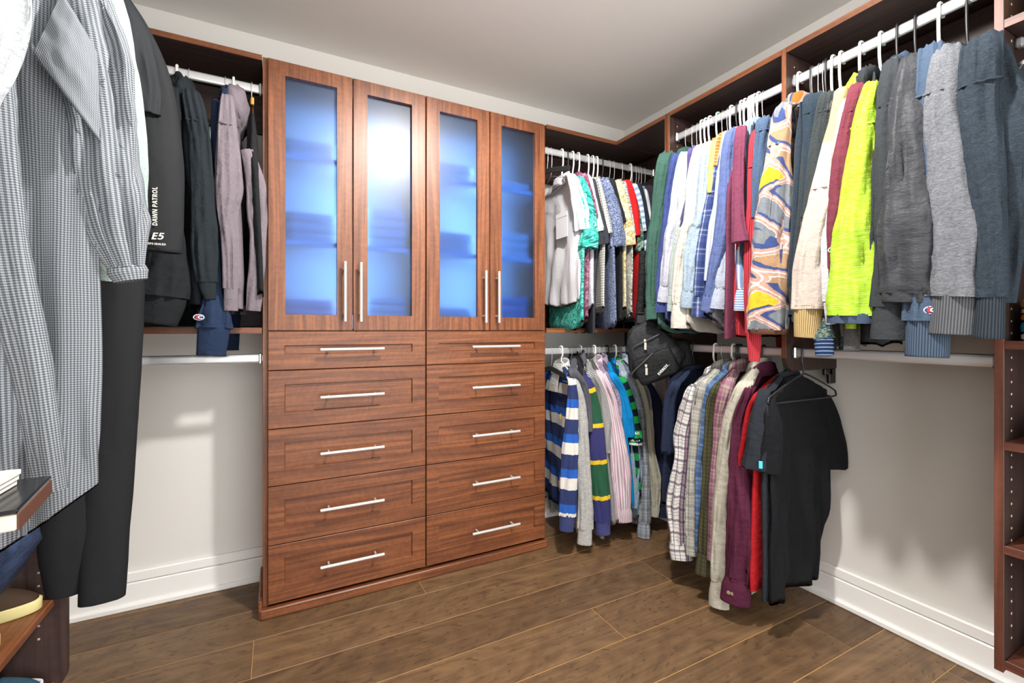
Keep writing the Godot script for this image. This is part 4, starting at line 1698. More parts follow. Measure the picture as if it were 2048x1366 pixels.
func shoe(nm, label, at: Vector3, turn: float, upper: String, sole: String, length: float, tall := 0.085, swoosh := false):
	# toe towards the room (+x for the left wall, -x for the right wall)
	var t = thing(nm, label, "shoe", at)
	var dir := 1.0 if at.x < 0 else -1.0
	t.rotation.y = turn + (0.0 if dir > 0 else PI)
	var rows := []
	var uvs := []
	var outline := func(k: float) -> float: return 0.036 + 0.012 * sin(PI * clampf(k * 1.25 - 0.2, 0.0, 1.0)) - 0.006 * exp(-pow((k - 0.4) * 6.0, 2.0))
	var n := 32
	for lay in [[0.0, 0.94], [0.004, 1.0], [0.026, 1.0], [0.028, 0.95]]:
		var row := PackedVector3Array()
		var uv := PackedVector2Array()
		for i in n + 1:
			var a := TAU * i / n
			var k := 0.5 + 0.5 * sg(cos(a), 0.8)
			row.append(Vector3((k - 0.5) * length * lay[1], lay[0], sg(sin(a), 0.7) * outline.call(k) * lay[1]))
			uv.append(Vector2(a * 0.1, lay[0]))
		rows.append(row)
		uvs.append(uv)
	put("sole", grid(rows, uvs, true, true, true), solid(sole, 0.6), t)
	rows = []
	uvs = []
	for j in 9:
		var v := j / 8.0
		var row := PackedVector3Array()
		var uv := PackedVector2Array()
		for i in n + 1:
			var a := TAU * i / n
			var k := 0.5 + 0.5 * sg(cos(a), 0.8)
			var toe := smoothstep(0.35, 0.75, k)
			var h := lerpf(tall, 0.045, toe)
			var shrink := 1.0 - 0.38 * v * v
			var x := (k - 0.5) * length * (0.97 - 0.30 * v * v * (1.0 if k > 0.5 else 0.12))
			row.append(Vector3(x - 0.05 * v * v * toe, 0.024 + h * v * (1.0 if v < 1.0 else 0.96), sg(sin(a), 0.7) * outline.call(k) * 0.96 * shrink))
			uv.append(Vector2(a * 0.1, v * 0.1))
		rows.append(row)
		uvs.append(uv)
	put("upper", grid(rows, uvs, true, false, true), fabric(upper), t)
	var st := mb()
	for k in 4:
		st.append_from(pipe([Vector3(0.01 + 0.02 * k, 0.075 - 0.008 * k, -0.02), Vector3(0.012 + 0.02 * k, 0.083 - 0.009 * k, 0.0), Vector3(0.01 + 0.02 * k, 0.075 - 0.008 * k, 0.02)], 0.002, 6, 6), 0, Transform3D())
	put("laces", st, solid("#c9c4b8", 0.8), t)
	if swoosh:
		put("midsole_line", pipe(ovalpts(length, outline), 0.0035, 6, 50), solid("#eef0f2", 0.6), t)
		for s in [-1.0, 1.0]:
			put("side_mark", pipe([Vector3(-0.06, 0.085, s * 0.036), Vector3(0.0, 0.058, s * 0.043), Vector3(0.03, 0.052, s * 0.045), Vector3(0.042, 0.062, s * 0.042)], 0.004, 6, 16), solid("#14171b", 0.6), t)

func ovalpts(length: float, outline: Callable) -> Array:
	var P := []
	for i in 25:
		var a := TAU * i / 24
		var k := 0.5 + 0.5 * sg(cos(a), 0.8)
		P.append(Vector3((k - 0.5) * length * 0.99, 0.029, sg(sin(a), 0.7) * outline.call(k) * 0.99))
	return P

# ------------------------------------------------------------------ the clothes, one row each
# rod, cut, name, label, cloth, place along the rod, hanger, measures in metres
const WARDROBE := [
	["BR", "shirt", "striped_shirt", "white shirt with fine grey stripes and a chest pocket, first beside the cabinet", "v:#f6f6fa:#b3b8c6:6:.26", 1.329, "w", {"sl": [[0.075, -0.193, 0.021, 0.2], [0.032, -0.293, 0.0406, 0.2], [-0.007, -0.433, 0.0587, 0.2]], "p": [0.584, -0.812], "h": [0.038, -0.803], "g": "short sleeved shirts on the upper rod right of the cabinet", "face": 1, "det": "pocket"}],
	["BR", "shirt", "tropical_shirt", "turquoise tropical print shirt hanging behind the grey striped shirt", "f:#2fb3a0:#8fe3d6:#1d6f6b:60", 1.361, "b", {"sl": [[0.067, -0.202, 0.0175, 0.215], [0.032, -0.313, 0.0353, 0.215], [0.015, -0.453, 0.0425, 0.215], [0.021, -0.527, 0.0478, 0.215]], "p": [0.597, -0.802], "h": [0.087, -0.927], "g": "short sleeved shirts on the upper rod right of the cabinet"}],
	["BR", "shirt", "leaf_shirt", "dusty maroon palm leaf shirt beside the turquoise one", "f:#8a4a62:#b98aa0:#6d3450:70", 1.396, "w", {"sl": [[0.074, -0.183, 0.0213, 0.2], [0.03, -0.29, 0.0215, 0.2], [0.003, -0.373, 0.0216, 0.2]], "p": [0.603, -0.798], "h": [0.076, -0.895], "g": "short sleeved shirts on the upper rod right of the cabinet"}],
	["BR", "shirt", "dotted_shirt", "pale grey shirt with tiny blue print, sleeve beside the charcoal tee", "f:#d9dae2:#a9adc4:#e8e8ee:120", 1.433, "w", {"sl": [[0.089, -0.186, 0.0214, 0.2], [0.058, -0.289, 0.0233, 0.2], [0.017, -0.436, 0.0271, 0.2]], "p": [0.608, -0.794], "h": [0.083, -0.841], "g": "short sleeved shirts on the upper rod right of the cabinet"}],
	["BR", "tee", "charcoal_tee", "charcoal tee between the pale dotted and the grid check shirts", "s:#3d4046:knit", 1.494, "w", {"sl": [[0.119, -0.196, 0.0179, 0.2], [0.092, -0.3, 0.0216, 0.2], [0.056, -0.459, 0.0327, 0.2], [0.049, -0.498, 0.0291, 0.2]], "p": [0.618, -0.786], "h": [0.179, -0.938], "g": "short sleeved shirts on the upper rod right of the cabinet"}],
	["BR", "shirt", "grid_check_shirt", "cream shirt with thin black grid check", "g:#dcdcd2:#3a3a40:13", 1.528, "w", {"sl": [[0.126, -0.188, 0.018, 0.2], [0.094, -0.296, 0.0218, 0.2], [0.062, -0.442, 0.0274, 0.2]], "p": [0.623, -0.782], "h": [0.133, -0.847], "g": "short sleeved shirts on the upper rod right of the cabinet"}],
	["BR", "shirt", "paisley_shirt", "slate blue shirt with white paisley scrolls", "w:#5b6b94:#c9cfdf:#3b4a70:55", 1.591, "b", {"sl": [[0.144, -0.185, 0.0255, 0.2], [0.102, -0.289, 0.0385, 0.2], [0.064, -0.432, 0.0388, 0.2], [0.06, -0.501, 0.037, 0.2]], "p": [0.64, -0.769], "h": [0.114, -0.924], "g": "short sleeved shirts on the upper rod right of the cabinet"}],
	["BR", "tee", "black_tee", "plain black tee squeezed behind the blue paisley shirt", "s:#2a2c31:knit", 1.642, "m", {"sl": [[0.148, -0.178, 0.0184, 0.2], [0.106, -0.283, 0.0148, 0.2], [0.068, -0.375, 0.0205, 0.2]], "p": [0.649, -0.761], "h": [0.132, -0.857], "g": "short sleeved shirts on the upper rod right of the cabinet"}],
	["BR", "shirt", "aloha_shirt", "cream and mustard island print shirt beside the paisley one", "f:#e3dcb8:#b89f58:#f4f0dc:50", 1.673, "m", {"sl": [[0.146, -0.181, 0.0222, 0.2], [0.104, -0.279, 0.0242, 0.2], [0.065, -0.424, 0.0301, 0.2], [0.055, -0.487, 0.0282, 0.2]], "p": [0.66, -0.751], "h": [0.139, -0.849], "g": "short sleeved shirts on the upper rod right of the cabinet"}],
	["BR", "shirt", "speckled_shirt", "white shirt with small black speckles beside the red tee", "f:#f0f0ea:#55554f:#f8f8f4:160", 1.731, "m", {"sl": [[0.166, -0.179, 0.0186, 0.2], [0.137, -0.276, 0.0206, 0.2], [0.103, -0.441, 0.0226, 0.2]], "p": [0.663, -0.748], "h": [0.168, -0.875], "g": "short sleeved shirts on the upper rod right of the cabinet"}],
	["BR", "tee", "red_tee", "bright red short sleeved tee", "s:#e0262b:knit", 1.795, "w", {"sl": [[0.201, -0.171, 0.0225, 0.2], [0.162, -0.271, 0.0264, 0.2], [0.135, -0.434, 0.0209, 0.2]], "p": [0.671, -0.741], "h": [0.189, -0.859], "g": "short sleeved shirts on the upper rod right of the cabinet"}],
	["BR", "shirt", "fern_shirt", "dark green fern print shirt behind the red tee", "f:#3b5d50:#b6cbbd:#27443a:60", 1.803, "m", {"sl": [[0.185, -0.197, 0.0151, 0.2], [0.145, -0.306, 0.0171, 0.2], [0.115, -0.466, 0.0172, 0.2], [0.14, -0.513, 0.0171, 0.2]], "p": [0.677, -0.736], "h": [0.142, -0.828], "g": "short sleeved shirts on the upper rod right of the cabinet"}],
	["BR", "tee", "sky_striped_tee", "white tee with sky blue bands beside the red tee", "b:0.03:#e9eef5:.5:#9bb2dc:.5", 1.833, "m", {"sl": [[0.188, -0.178, 0.0151, 0.2], [0.155, -0.265, 0.0191, 0.2], [0.13, -0.407, 0.0192, 0.2]], "p": [0.681, -0.732], "h": [0.152, -0.877], "g": "short sleeved shirts on the upper rod right of the cabinet"}],
	["BR", "polo", "navy_polo", "deep navy polo beside the sky striped tee", "s:#233038:knit", 1.853, "m", {"sl": [[0.181, -0.174, 0.019, 0.2], [0.145, -0.28, 0.0192, 0.2], [0.115, -0.442, 0.0251, 0.2]], "p": [0.688, -0.726], "h": [0.147, -0.796], "g": "short sleeved shirts on the upper rod right of the cabinet"}],
	["BR", "shirt", "silver_striped_shirt", "grey and white diagonal striped shirt in the corner", "v:#d9dade:#8c8e98:14:.5", 1.872, "m", {"sl": [[0.154, -0.198, 0.0134, 0.2], [0.134, -0.277, 0.0135, 0.2], [0.118, -0.364, 0.0116, 0.2]], "p": [0.694, -0.72], "h": [0.14, -0.718], "g": "short sleeved shirts on the upper rod right of the cabinet"}],
	["BR", "tee", "plum_tee", "dark plum topped tee at the corner end of the upper back rod", "s:#2c2a38:knit", 1.9, "m", {"sl": [[0.156, -0.179, 0.0232, 0.2], [0.131, -0.292, 0.0233, 0.2], [0.125, -0.408, 0.0194, 0.2]], "p": [0.7, -0.714], "h": [0.142, -0.795], "g": "short sleeved shirts on the upper rod right of the cabinet"}],
	["BD", "polo", "rugby_shirt", "white, navy and royal blue banded rugby shirt with white collar", "b:0.165:#e8e6df:.33:#34406f:.42:#2f66c4:.25", 1.326, "w", {"sl": [[0.072, -0.135, 0.0192, 0.2], [0.066, -0.219, 0.0263, 0.2], [0.074, -0.359, 0.0315, 0.2], [0.084, -0.497, 0.0398, 0.2], [0.096, -0.725, 0.0439, 0.2], [0.104, -0.844, 0.0396, 0.2]], "p": [0.568, -0.823], "cl": 0.06, "cm": "s:#454d80:knit", "h": [0.17, -0.795], "g": "shirts on the lower rod right of the cabinet", "face": 1, "det": "rugby", "cc": "s:#f2f1ee:cotton"}],
	["BD", "tee", "heather_long_tee", "pale heather long sleeved tee with knitted cuff behind the banded rugby shirt", "s:#d3d3d0:heather", 1.386, "m", {"sl": [[0.124, -0.136, 0.021, 0.2], [0.089, -0.222, 0.0282, 0.2], [0.076, -0.364, 0.0319, 0.2], [0.062, -0.571, 0.0319, 0.2], [0.051, -0.743, 0.0363, 0.2], [0.058, -0.93, 0.0418, 0.2]], "p": [0.588, -0.809], "cl": 0.07, "h": [0.099, -0.895], "g": "shirts on the lower rod right of the cabinet"}],
	["BD", "polo", "grey_polo", "charcoal grey pullover with blue collar label", "s:#6a6c76:heather", 1.426, "f", {"sl": [[0.164, -0.093, 0.0245, 0.2], [0.103, -0.167, 0.0248, 0.2], [0.075, -0.261, 0.0179, 0.2], [0.068, -0.387, 0.0161, 0.2]], "p": [0.592, -0.806], "h": [0.124, -0.83], "g": "shirts on the lower rod right of the cabinet"}],
	["BD", "polo", "green_banded_rugby_shirt", "navy and bottle green rugby shirt with yellow bands and white collar", "b:0.36:#3c3c72:.44:#f2cc2f:.06:#2e5f45:.44:#f2cc2f:.06", 1.448, "w", {"sl": [[0.108, -0.14, 0.0285, 0.2], [0.077, -0.227, 0.0323, 0.2], [0.053, -0.337, 0.0342, 0.2], [0.044, -0.496, 0.0433, 0.2], [0.022, -0.672, 0.0457, 0.2], [0.006, -0.906, 0.0415, 0.2]], "p": [0.613, -0.79], "cl": 0.06, "cm": "s:#50508a:knit", "h": [0.039, -0.894], "g": "shirts on the lower rod right of the cabinet", "face": 1, "cc": "s:#f2f1ee:cotton"}],
	["BD", "tee", "grey_edge_tee", "mid grey tee with white edge behind the green banded rugby shirt", "s:#85857f:knit", 1.472, "m", {"sl": [[0.114, -0.14, 0.0215, 0.2], [0.074, -0.193, 0.0198, 0.2], [0.056, -0.285, 0.0145, 0.2]], "p": [0.611, -0.791], "h": [0.042, -0.934], "g": "shirts on the lower rod right of the cabinet"}],
	["BD", "shirt", "houndstooth_shirt", "black and white pin check shirt", "h:#f0f0ee:#1d1f26:4", 1.499, "m", {"sl": [[0.124, -0.113, 0.0251, 0.2], [0.074, -0.195, 0.0217, 0.2], [0.042, -0.306, 0.0237, 0.2], [0.035, -0.398, 0.0219, 0.2], [0.032, -0.504, 0.0175, 0.2]], "p": [0.624, -0.781], "h": [-0.027, -0.905], "g": "shirts on the lower rod right of the cabinet"}],
	["BD", "shirt", "pink_striped_shirt", "pink and white striped dress shirt with buttoned cuff", "v:#f4eef2:#cf9fb4:6:.45", 1.54, "w", {"sl": [[0.115, -0.122, 0.0254, 0.2], [0.06, -0.216, 0.0275, 0.2], [0.028, -0.329, 0.0295, 0.2], [-0.003, -0.513, 0.0445, 0.2], [-0.02, -0.694, 0.0492, 0.2], [-0.034, -0.866, 0.0426, 0.2]], "p": [0.644, -0.765], "cl": 0.055, "h": [0.003, -0.903], "g": "shirts on the lower rod right of the cabinet"}],
	["BD", "shirt", "ditsy_shirt", "tiny red and blue flower print shirt", "f:#8e8fae:#c9cbe0:#b0566e:140", 1.573, "m", {"sl": [[0.125, -0.116, 0.0218, 0.2], [0.051, -0.201, 0.0166, 0.2], [0.018, -0.314, 0.0167, 0.2], [-0.006, -0.421, 0.0131, 0.2], [-0.004, -0.562, 0.0179, 0.2]], "p": [0.649, -0.761], "cl": 0.05, "h": [-0.039, -0.918], "g": "shirts on the lower rod right of the cabinet"}],
	["BD", "tee", "azure_tee", "bright azure blue tee", "s:#149be8:knit", 1.629, "b", {"sl": [[0.147, -0.119, 0.0218, 0.22], [0.086, -0.2, 0.0221, 0.22], [0.043, -0.332, 0.026, 0.22], [0.029, -0.434, 0.0242, 0.22]], "p": [0.657, -0.754], "h": [0.005, -0.795], "g": "shirts on the lower rod right of the cabinet"}],
	["BD", "polo", "green_navy_polo", "emerald and navy banded polo with sleeve lettering", "b:0.075:#1fae53:.5:#1b2236:.5", 1.683, "w", {"sl": [[0.14, -0.148, 0.0221, 0.225], [0.092, -0.239, 0.0223, 0.225], [0.058, -0.354, 0.0243, 0.225], [0.052, -0.477, 0.0382, 0.225]], "p": [0.669, -0.743], "cl": 0.022, "cm": "b:0.022:#f2f2f0:.6:#1fae53:.4", "h": [0.022, -0.754], "g": "shirts on the lower rod right of the cabinet", "det": "sleevetext"}],
	["BD", "shirt", "ice_blue_shirt", "ice blue cotton shirt behind the green banded polo", "s:#c3d2e6:cotton", 1.717, "m", {"sl": [[0.138, -0.122, 0.0224, 0.2], [0.084, -0.208, 0.0208, 0.2], [0.049, -0.305, 0.019, 0.2]], "p": [0.67, -0.742], "h": [0.008, -0.863], "g": "shirts on the lower rod right of the cabinet"}],
	["BD", "shirt", "washed_denim_shirt", "pale washed denim shirt under the green banded polo", "s:#a9c3d6:denim", 1.723, "f", {"sl": [[0.134, -0.137, 0.0187, 0.2], [0.09, -0.245, 0.0151, 0.2], [0.069, -0.549, 0.0273, 0.2], [0.066, -0.664, 0.0282, 0.2], [0.078, -0.812, 0.0182, 0.2]], "p": [0.672, -0.74], "cl": 0.05, "h": [0.081, -0.896], "g": "shirts on the lower rod right of the cabinet"}],
	["BD", "shirt", "glen_check_shirt", "grey glen check shirt with white buttons on the cuff", "pl:#a2a9b4:#6a717e:#e5e8ec:60", 1.749, "m", {"sl": [[0.126, -0.154, 0.0226, 0.2], [0.081, -0.248, 0.0209, 0.2], [0.056, -0.364, 0.0191, 0.2], [0.041, -0.556, 0.023, 0.2], [0.035, -0.718, 0.0299, 0.2], [0.041, -0.977, 0.0345, 0.2]], "p": [0.683, -0.73], "cl": 0.06, "h": [0.059, -0.943], "g": "shirts on the lower rod right of the cabinet"}],
	["BD", "shirt", "cream_shirt", "plain cream cotton shirt", "s:#dcdac6:cotton", 1.755, "b", {"sl": [[0.092, -0.156, 0.0228, 0.2], [0.047, -0.251, 0.023, 0.2], [0.011, -0.388, 0.0232, 0.2], [-0.002, -0.563, 0.0279, 0.2], [-0.037, -0.731, 0.0327, 0.2], [-0.03, -0.884, 0.021, 0.2]], "p": [0.695, -0.719], "cl": 0.06, "h": [0.01, -0.87], "g": "shirts on the lower rod right of the cabinet"}],
	["BD", "shirt", "powder_blue_shirt", "powder blue shirt edge between the cream and navy shirts", "s:#b4c4dd:cotton", 1.771, "b", {"sl": [[0.083, -0.165, 0.0191, 0.2], [0.038, -0.221, 0.0154, 0.2], [0.017, -0.312, 0.0135, 0.2]], "p": [0.692, -0.722], "h": [-0.018, -0.831], "g": "shirts on the lower rod right of the cabinet"}],
	["BD", "shirt", "navy_oxford_shirt", "dark navy shirt at the corner end of the lower back rod", "s:#2b3150:cotton", 1.792, "b", {"sl": [[0.064, -0.175, 0.0231, 0.2], [0.002, -0.256, 0.0253, 0.2], [-0.019, -0.395, 0.0254, 0.2], [-0.028, -0.547, 0.0258, 0.2], [-0.054, -0.739, 0.026, 0.2], [-0.041, -0.893, 0.0283, 0.2]], "p": [0.708, -0.706], "cl": 0.05, "h": [-0.023, -0.883], "g": "shirts on the lower rod right of the cabinet"}],
	["RU", "shirt", "dark_green_shirt", "forest green shirt nearest the room corner", "s:#42655a:cotton", -1.518, "m", {"sl": [[-0.055, -0.172, 0.0313, 0.2], [-0.03, -0.282, 0.0295, 0.2], [-0.007, -0.42, 0.0255, 0.2], [-0, -0.509, 0.0356, 0.2], [0.017, -0.711, 0.0318, 0.2], [0.015, -0.875, 0.0318, 0.2]], "p": [-0.707, -0.708], "cl": 0.06, "h": [-0.021, -0.942], "g": "dress shirts on the upper rod of the right wall"}],
	["RU", "shirt", "royal_blue_shirt", "deep royal blue shirt beside the forest green one", "s:#43518c:cotton", -1.48, "m", {"sl": [[-0.084, -0.195, 0.0243, 0.2], [-0.052, -0.32, 0.0226, 0.2], [-0.036, -0.435, 0.0207, 0.2], [-0.002, -0.617, 0.02, 0.2], [0.004, -0.846, 0.0226, 0.2]], "p": [-0.692, -0.722], "h": [-0.036, -0.927], "g": "dress shirts on the upper rod of the right wall"}],
	["RU", "shirt", "pale_lilac_shirt", "pale lilac white shirt with open cuff beside the royal blue one", "s:#c9cad9:cotton", -1.453, "m", {"sl": [[-0.102, -0.198, 0.0238, 0.2], [-0.077, -0.294, 0.026, 0.2], [-0.046, -0.443, 0.0264, 0.2], [-0.024, -0.525, 0.0294, 0.2], [-0.002, -0.67, 0.0272, 0.2], [0.017, -0.802, 0.0274, 0.2]], "p": [-0.683, -0.73], "cl": 0.07, "h": [-0.021, -0.848], "g": "dress shirts on the upper rod of the right wall"}],
	["RU", "shirt", "mint_white_shirt", "very pale mint shirt beside the lilac white one", "s:#c2cfcc:cotton", -1.43, "w", {"sl": [[-0.099, -0.201, 0.0216, 0.2], [-0.079, -0.301, 0.0218, 0.2], [-0.064, -0.452, 0.0179, 0.2], [-0.042, -0.533, 0.0192, 0.2], [-0.02, -0.674, 0.0194, 0.2], [-0.001, -0.843, 0.0147, 0.2]], "p": [-0.674, -0.738], "cl": 0.06, "h": [-0.005, -0.838], "g": "dress shirts on the upper rod of the right wall"}],
	["RU", "shirt", "purple_shirt", "purple shirt, only a strip showing among pale shirts", "s:#5e568e:cotton", -1.409, "w", {"sl": [[-0.107, -0.195, 0.0252, 0.2], [-0.093, -0.253, 0.0175, 0.2], [-0.078, -0.385, 0.0137, 0.2], [-0.039, -0.488, 0.0143, 0.2]], "p": [-0.661, -0.75], "h": [-0.009, -0.771], "g": "dress shirts on the upper rod of the right wall"}],
	["RU", "shirt", "ivory_shirt", "ivory white shirt with long buttoned cuff", "s:#dedbd0:cotton", -1.387, "w", {"sl": [[-0.118, -0.195, 0.0267, 0.2], [-0.09, -0.297, 0.0309, 0.2], [-0.066, -0.462, 0.0293, 0.2], [-0.044, -0.541, 0.0353, 0.2], [-0.017, -0.726, 0.0357, 0.2], [-0.01, -0.917, 0.0373, 0.2]], "p": [-0.661, -0.751], "cl": 0.085, "h": [-0.07, -0.936], "g": "dress shirts on the upper rod of the right wall"}],
	["RU", "shirt", "chambray_shirt", "pale chambray blue shirt beside the ivory one", "s:#b0c4d8:denim", -1.347, "t", {"sl": [[-0.114, -0.197, 0.0206, 0.2], [-0.096, -0.292, 0.0226, 0.2], [-0.078, -0.473, 0.0248, 0.2], [-0.053, -0.526, 0.0299, 0.2], [-0.03, -0.662, 0.0325, 0.2], [-0.01, -0.833, 0.0305, 0.2]], "p": [-0.647, -0.762], "cl": 0.06, "h": [-0.064, -0.871], "g": "dress shirts on the upper rod of the right wall"}],
	["RU", "shirt", "yellow_shirt", "soft yellow shirt, only its upper sleeve showing", "s:#f3d27c:cotton", -1.321, "m", {"sl": [[-0.125, -0.195, 0.0184, 0.2], [-0.11, -0.268, 0.0185, 0.2], [-0.094, -0.386, 0.0112, 0.2]], "p": [-0.626, -0.78], "h": [-0.026, -0.686], "g": "dress shirts on the upper rod of the right wall"}],
	["RU", "shirt", "orange_check_shirt", "orange gingham check shirt", "g:#e07a3c:#f6e6d6:12", -1.296, "m", {"sl": [[-0.123, -0.182, 0.0145, 0.2], [-0.11, -0.236, 0.0146, 0.2], [-0.098, -0.29, 0.011, 0.2]], "p": [-0.618, -0.787], "h": [-0.013, -0.596], "g": "dress shirts on the upper rod of the right wall"}],
	["RU", "shirt", "navy_plaid_shirt", "navy and white open plaid shirt", "pl:#455588:#27366a:#dfe6f2:75", -1.28, "w", {"sl": [[-0.108, -0.21, 0.0164, 0.19], [-0.082, -0.307, 0.0184, 0.19], [-0.052, -0.41, 0.0224, 0.19], [-0.037, -0.513, 0.0292, 0.19], [-0.005, -0.666, 0.0274, 0.19], [0.009, -0.871, 0.0285, 0.19]], "p": [-0.63, -0.776], "cl": 0.06, "h": [-0.021, -0.894], "g": "dress shirts on the upper rod of the right wall"}],
	["RU", "shirt", "seersucker_shirt", "white seersucker shirt with blue dot lines", "v:#d6dae2:#a9b7d6:9:.3", -1.251, "b", {"sl": [[-0.091, -0.185, 0.0163, 0.19], [-0.074, -0.296, 0.0201, 0.19], [-0.053, -0.436, 0.0184, 0.19], [-0.04, -0.519, 0.0243, 0.19], [-0.024, -0.628, 0.0223, 0.19], [-0.008, -0.729, 0.018, 0.19]], "p": [-0.62, -0.784], "h": [-0.024, -0.899], "g": "dress shirts on the upper rod of the right wall"}],
	["RU", "shirt", "periwinkle_shirt", "periwinkle blue shirt with twisted sleeve", "s:#6373a6:cotton", -1.233, "w", {"sl": [[-0.121, -0.196, 0.021, 0.222], [-0.097, -0.279, 0.023, 0.222], [-0.093, -0.455, 0.0231, 0.222], [-0.082, -0.556, 0.0276, 0.222], [-0.042, -0.7, 0.0261, 0.222], [-0.009, -0.851, 0.0256, 0.222]], "p": [-0.614, -0.789], "cl": 0.05, "h": [-0.042, -0.856], "g": "dress shirts on the upper rod of the right wall"}],
	["RU", "shirt", "pinstripe_cuff_shirt", "pale lilac blue shirt with folded buttoned cuff", "s:#bcc4d6:cotton", -1.216, "w", {"sl": [[-0.104, -0.205, 0.0176, 0.2], [-0.092, -0.349, 0.0177, 0.2], [-0.084, -0.489, 0.0142, 0.2], [-0.063, -0.618, 0.0214, 0.2], [-0.053, -0.702, 0.028, 0.2], [-0.031, -0.843, 0.0383, 0.2]], "p": [-0.604, -0.797], "cl": 0.075, "h": [0.003, -0.931], "g": "dress shirts on the upper rod of the right wall"}],
	["RU", "polo", "burgundy_polo", "burgundy polo with short wide sleeve", "s:#7d3f58:knit", -1.195, "w", {"sl": [[-0.131, -0.211, 0.0186, 0.24], [-0.12, -0.336, 0.0188, 0.24], [-0.118, -0.506, 0.0212, 0.24], [-0.127, -0.61, 0.0308, 0.24]], "p": [-0.589, -0.808], "h": [-0.109, -0.947], "g": "dress shirts on the upper rod of the right wall"}],
	["RU", "shirt", "yellow_plaid_shirt", "yellow and navy plaid shirt, cuff below the burgundy polo", "pl:#e8d9a0:#7d8496:#f3ecd6:45", -1.185, "w", {"sl": [[-0.082, -0.192, 0.0141, 0.17], [-0.07, -0.348, 0.0142, 0.17], [-0.048, -0.618, 0.015, 0.17], [-0.036, -0.767, 0.0164, 0.17], [-0.021, -0.913, 0.0208, 0.17]], "p": [-0.593, -0.805], "cl": 0.06, "h": [-0.014, -0.896], "g": "dress shirts on the upper rod of the right wall"}],
	["RU", "shirt", "blue_striped_shirt", "light blue bengal striped shirt with horizontal striped cuff", "v:#dfe8f5:#7f9ccb:9:.5", -1.174, "w", {"sl": [[-0.091, -0.178, 0.0209, 0.18], [-0.082, -0.286, 0.0192, 0.18], [-0.082, -0.461, 0.0175, 0.18], [-0.077, -0.625, 0.0251, 0.18], [-0.079, -0.751, 0.0284, 0.18], [-0.073, -0.853, 0.0302, 0.18]], "p": [-0.581, -0.814], "cl": 0.075, "cm": "hs:#dfe8f5:#7f9ccb:9:.5", "h": [-0.067, -0.863], "g": "dress shirts on the upper rod of the right wall"}],
	["RU", "crew", "red_sweater", "coral red knitted sweater with long ribbed cuff", "s:#dd4552:rib", -1.158, "w", {"sl": [[-0.121, -0.224, 0.0152, 0.2], [-0.114, -0.306, 0.0186, 0.2], [-0.11, -0.474, 0.0187, 0.2], [-0.102, -0.633, 0.0244, 0.2], [-0.102, -0.836, 0.0203, 0.2], [-0.115, -0.938, 0.0283, 0.2], [-0.117, -1.035, 0.0202, 0.2]], "p": [-0.57, -0.822], "cl": 0.1, "h": [-0.052, -0.947], "g": "dress shirts on the upper rod of the right wall"}],
	["RU", "crew", "blue_fleece", "mid blue bouclé fleece pullover", "s:#556c8c:fleece", -1.138, "m", {"sl": [[-0.133, -0.196, 0.0249, 0.2], [-0.119, -0.281, 0.0201, 0.2], [-0.112, -0.379, 0.0201, 0.2], [-0.106, -0.525, 0.0168, 0.2]], "p": [-0.56, -0.829], "h": [-0.055, -0.793], "g": "dress shirts on the upper rod of the right wall"}],
	["RV", "jacket", "sherpa_fleece", "multicoloured sherpa fleece patterned with orange, yellow, grey and navy waves", "sherpa", -1, "w", {"sl": [[-0.066, -0.172, 0.024, 0.2], [-0.055, -0.236, 0.0304, 0.2], [-0.048, -0.32, 0.0364, 0.2], [-0.041, -0.405, 0.0435, 0.2], [-0.03, -0.524, 0.0526, 0.2], [-0.023, -0.626, 0.0565, 0.2], [-0.017, -0.762, 0.0605, 0.2], [-0.012, -0.902, 0.0666, 0.2], [-0.011, -0.938, 0.0588, 0.2]], "p": [-0.539, -0.842], "cl": 0.012, "cm": "s:#6b4a3c:knit", "h": [-0.088, -0.881], "t": 0.05, "g": "sweatshirts and jackets on the near upper rod of the right wall", "fr": 0.03}],
	["RV", "crew", "navy_fleece", "dark navy fleece between the patterned sherpa and the cream sweatshirt", "s:#2f3e4c:fleece", -0.952, "m", {"sl": [[-0.112, -0.191, 0.0292, 0.2], [-0.106, -0.292, 0.0244, 0.2], [-0.103, -0.421, 0.0228, 0.2], [-0.094, -0.563, 0.0197, 0.2]], "p": [-0.49, -0.872], "h": [-0.055, -0.881], "g": "sweatshirts and jackets on the near upper rod of the right wall"}],
	["RV", "crew", "slate_fleece", "slate grey fleece beside the navy one", "s:#3f4648:fleece", -0.955, "b", {"sl": [[-0.155, -0.202, 0.0221, 0.2], [-0.14, -0.288, 0.0239, 0.2], [-0.122, -0.426, 0.0258, 0.2], [-0.106, -0.565, 0.0228, 0.2]], "p": [-0.479, -0.878], "h": [-0.072, -0.903], "g": "sweatshirts and jackets on the near upper rod of the right wall"}],
	["RV", "crew", "graphite_sweatshirt", "graphite sweatshirt with heather cuff showing below the lime windbreaker", "s:#5a5a5c:heather", -0.93, "m", {"sl": [[-0.144, -0.228, 0.0157, 0.2], [-0.128, -0.305, 0.0143, 0.18], [-0.117, -0.428, 0.0135, 0.17], [-0.157, -0.675, 0.0146, 0.17], [-0.18, -0.85, 0.0188, 0.18], [-0.193, -0.986, 0.0243, 0.19]], "p": [-0.453, -0.891], "cl": 0.08, "h": [-0.062, -0.882], "g": "sweatshirts and jackets on the near upper rod of the right wall"}],
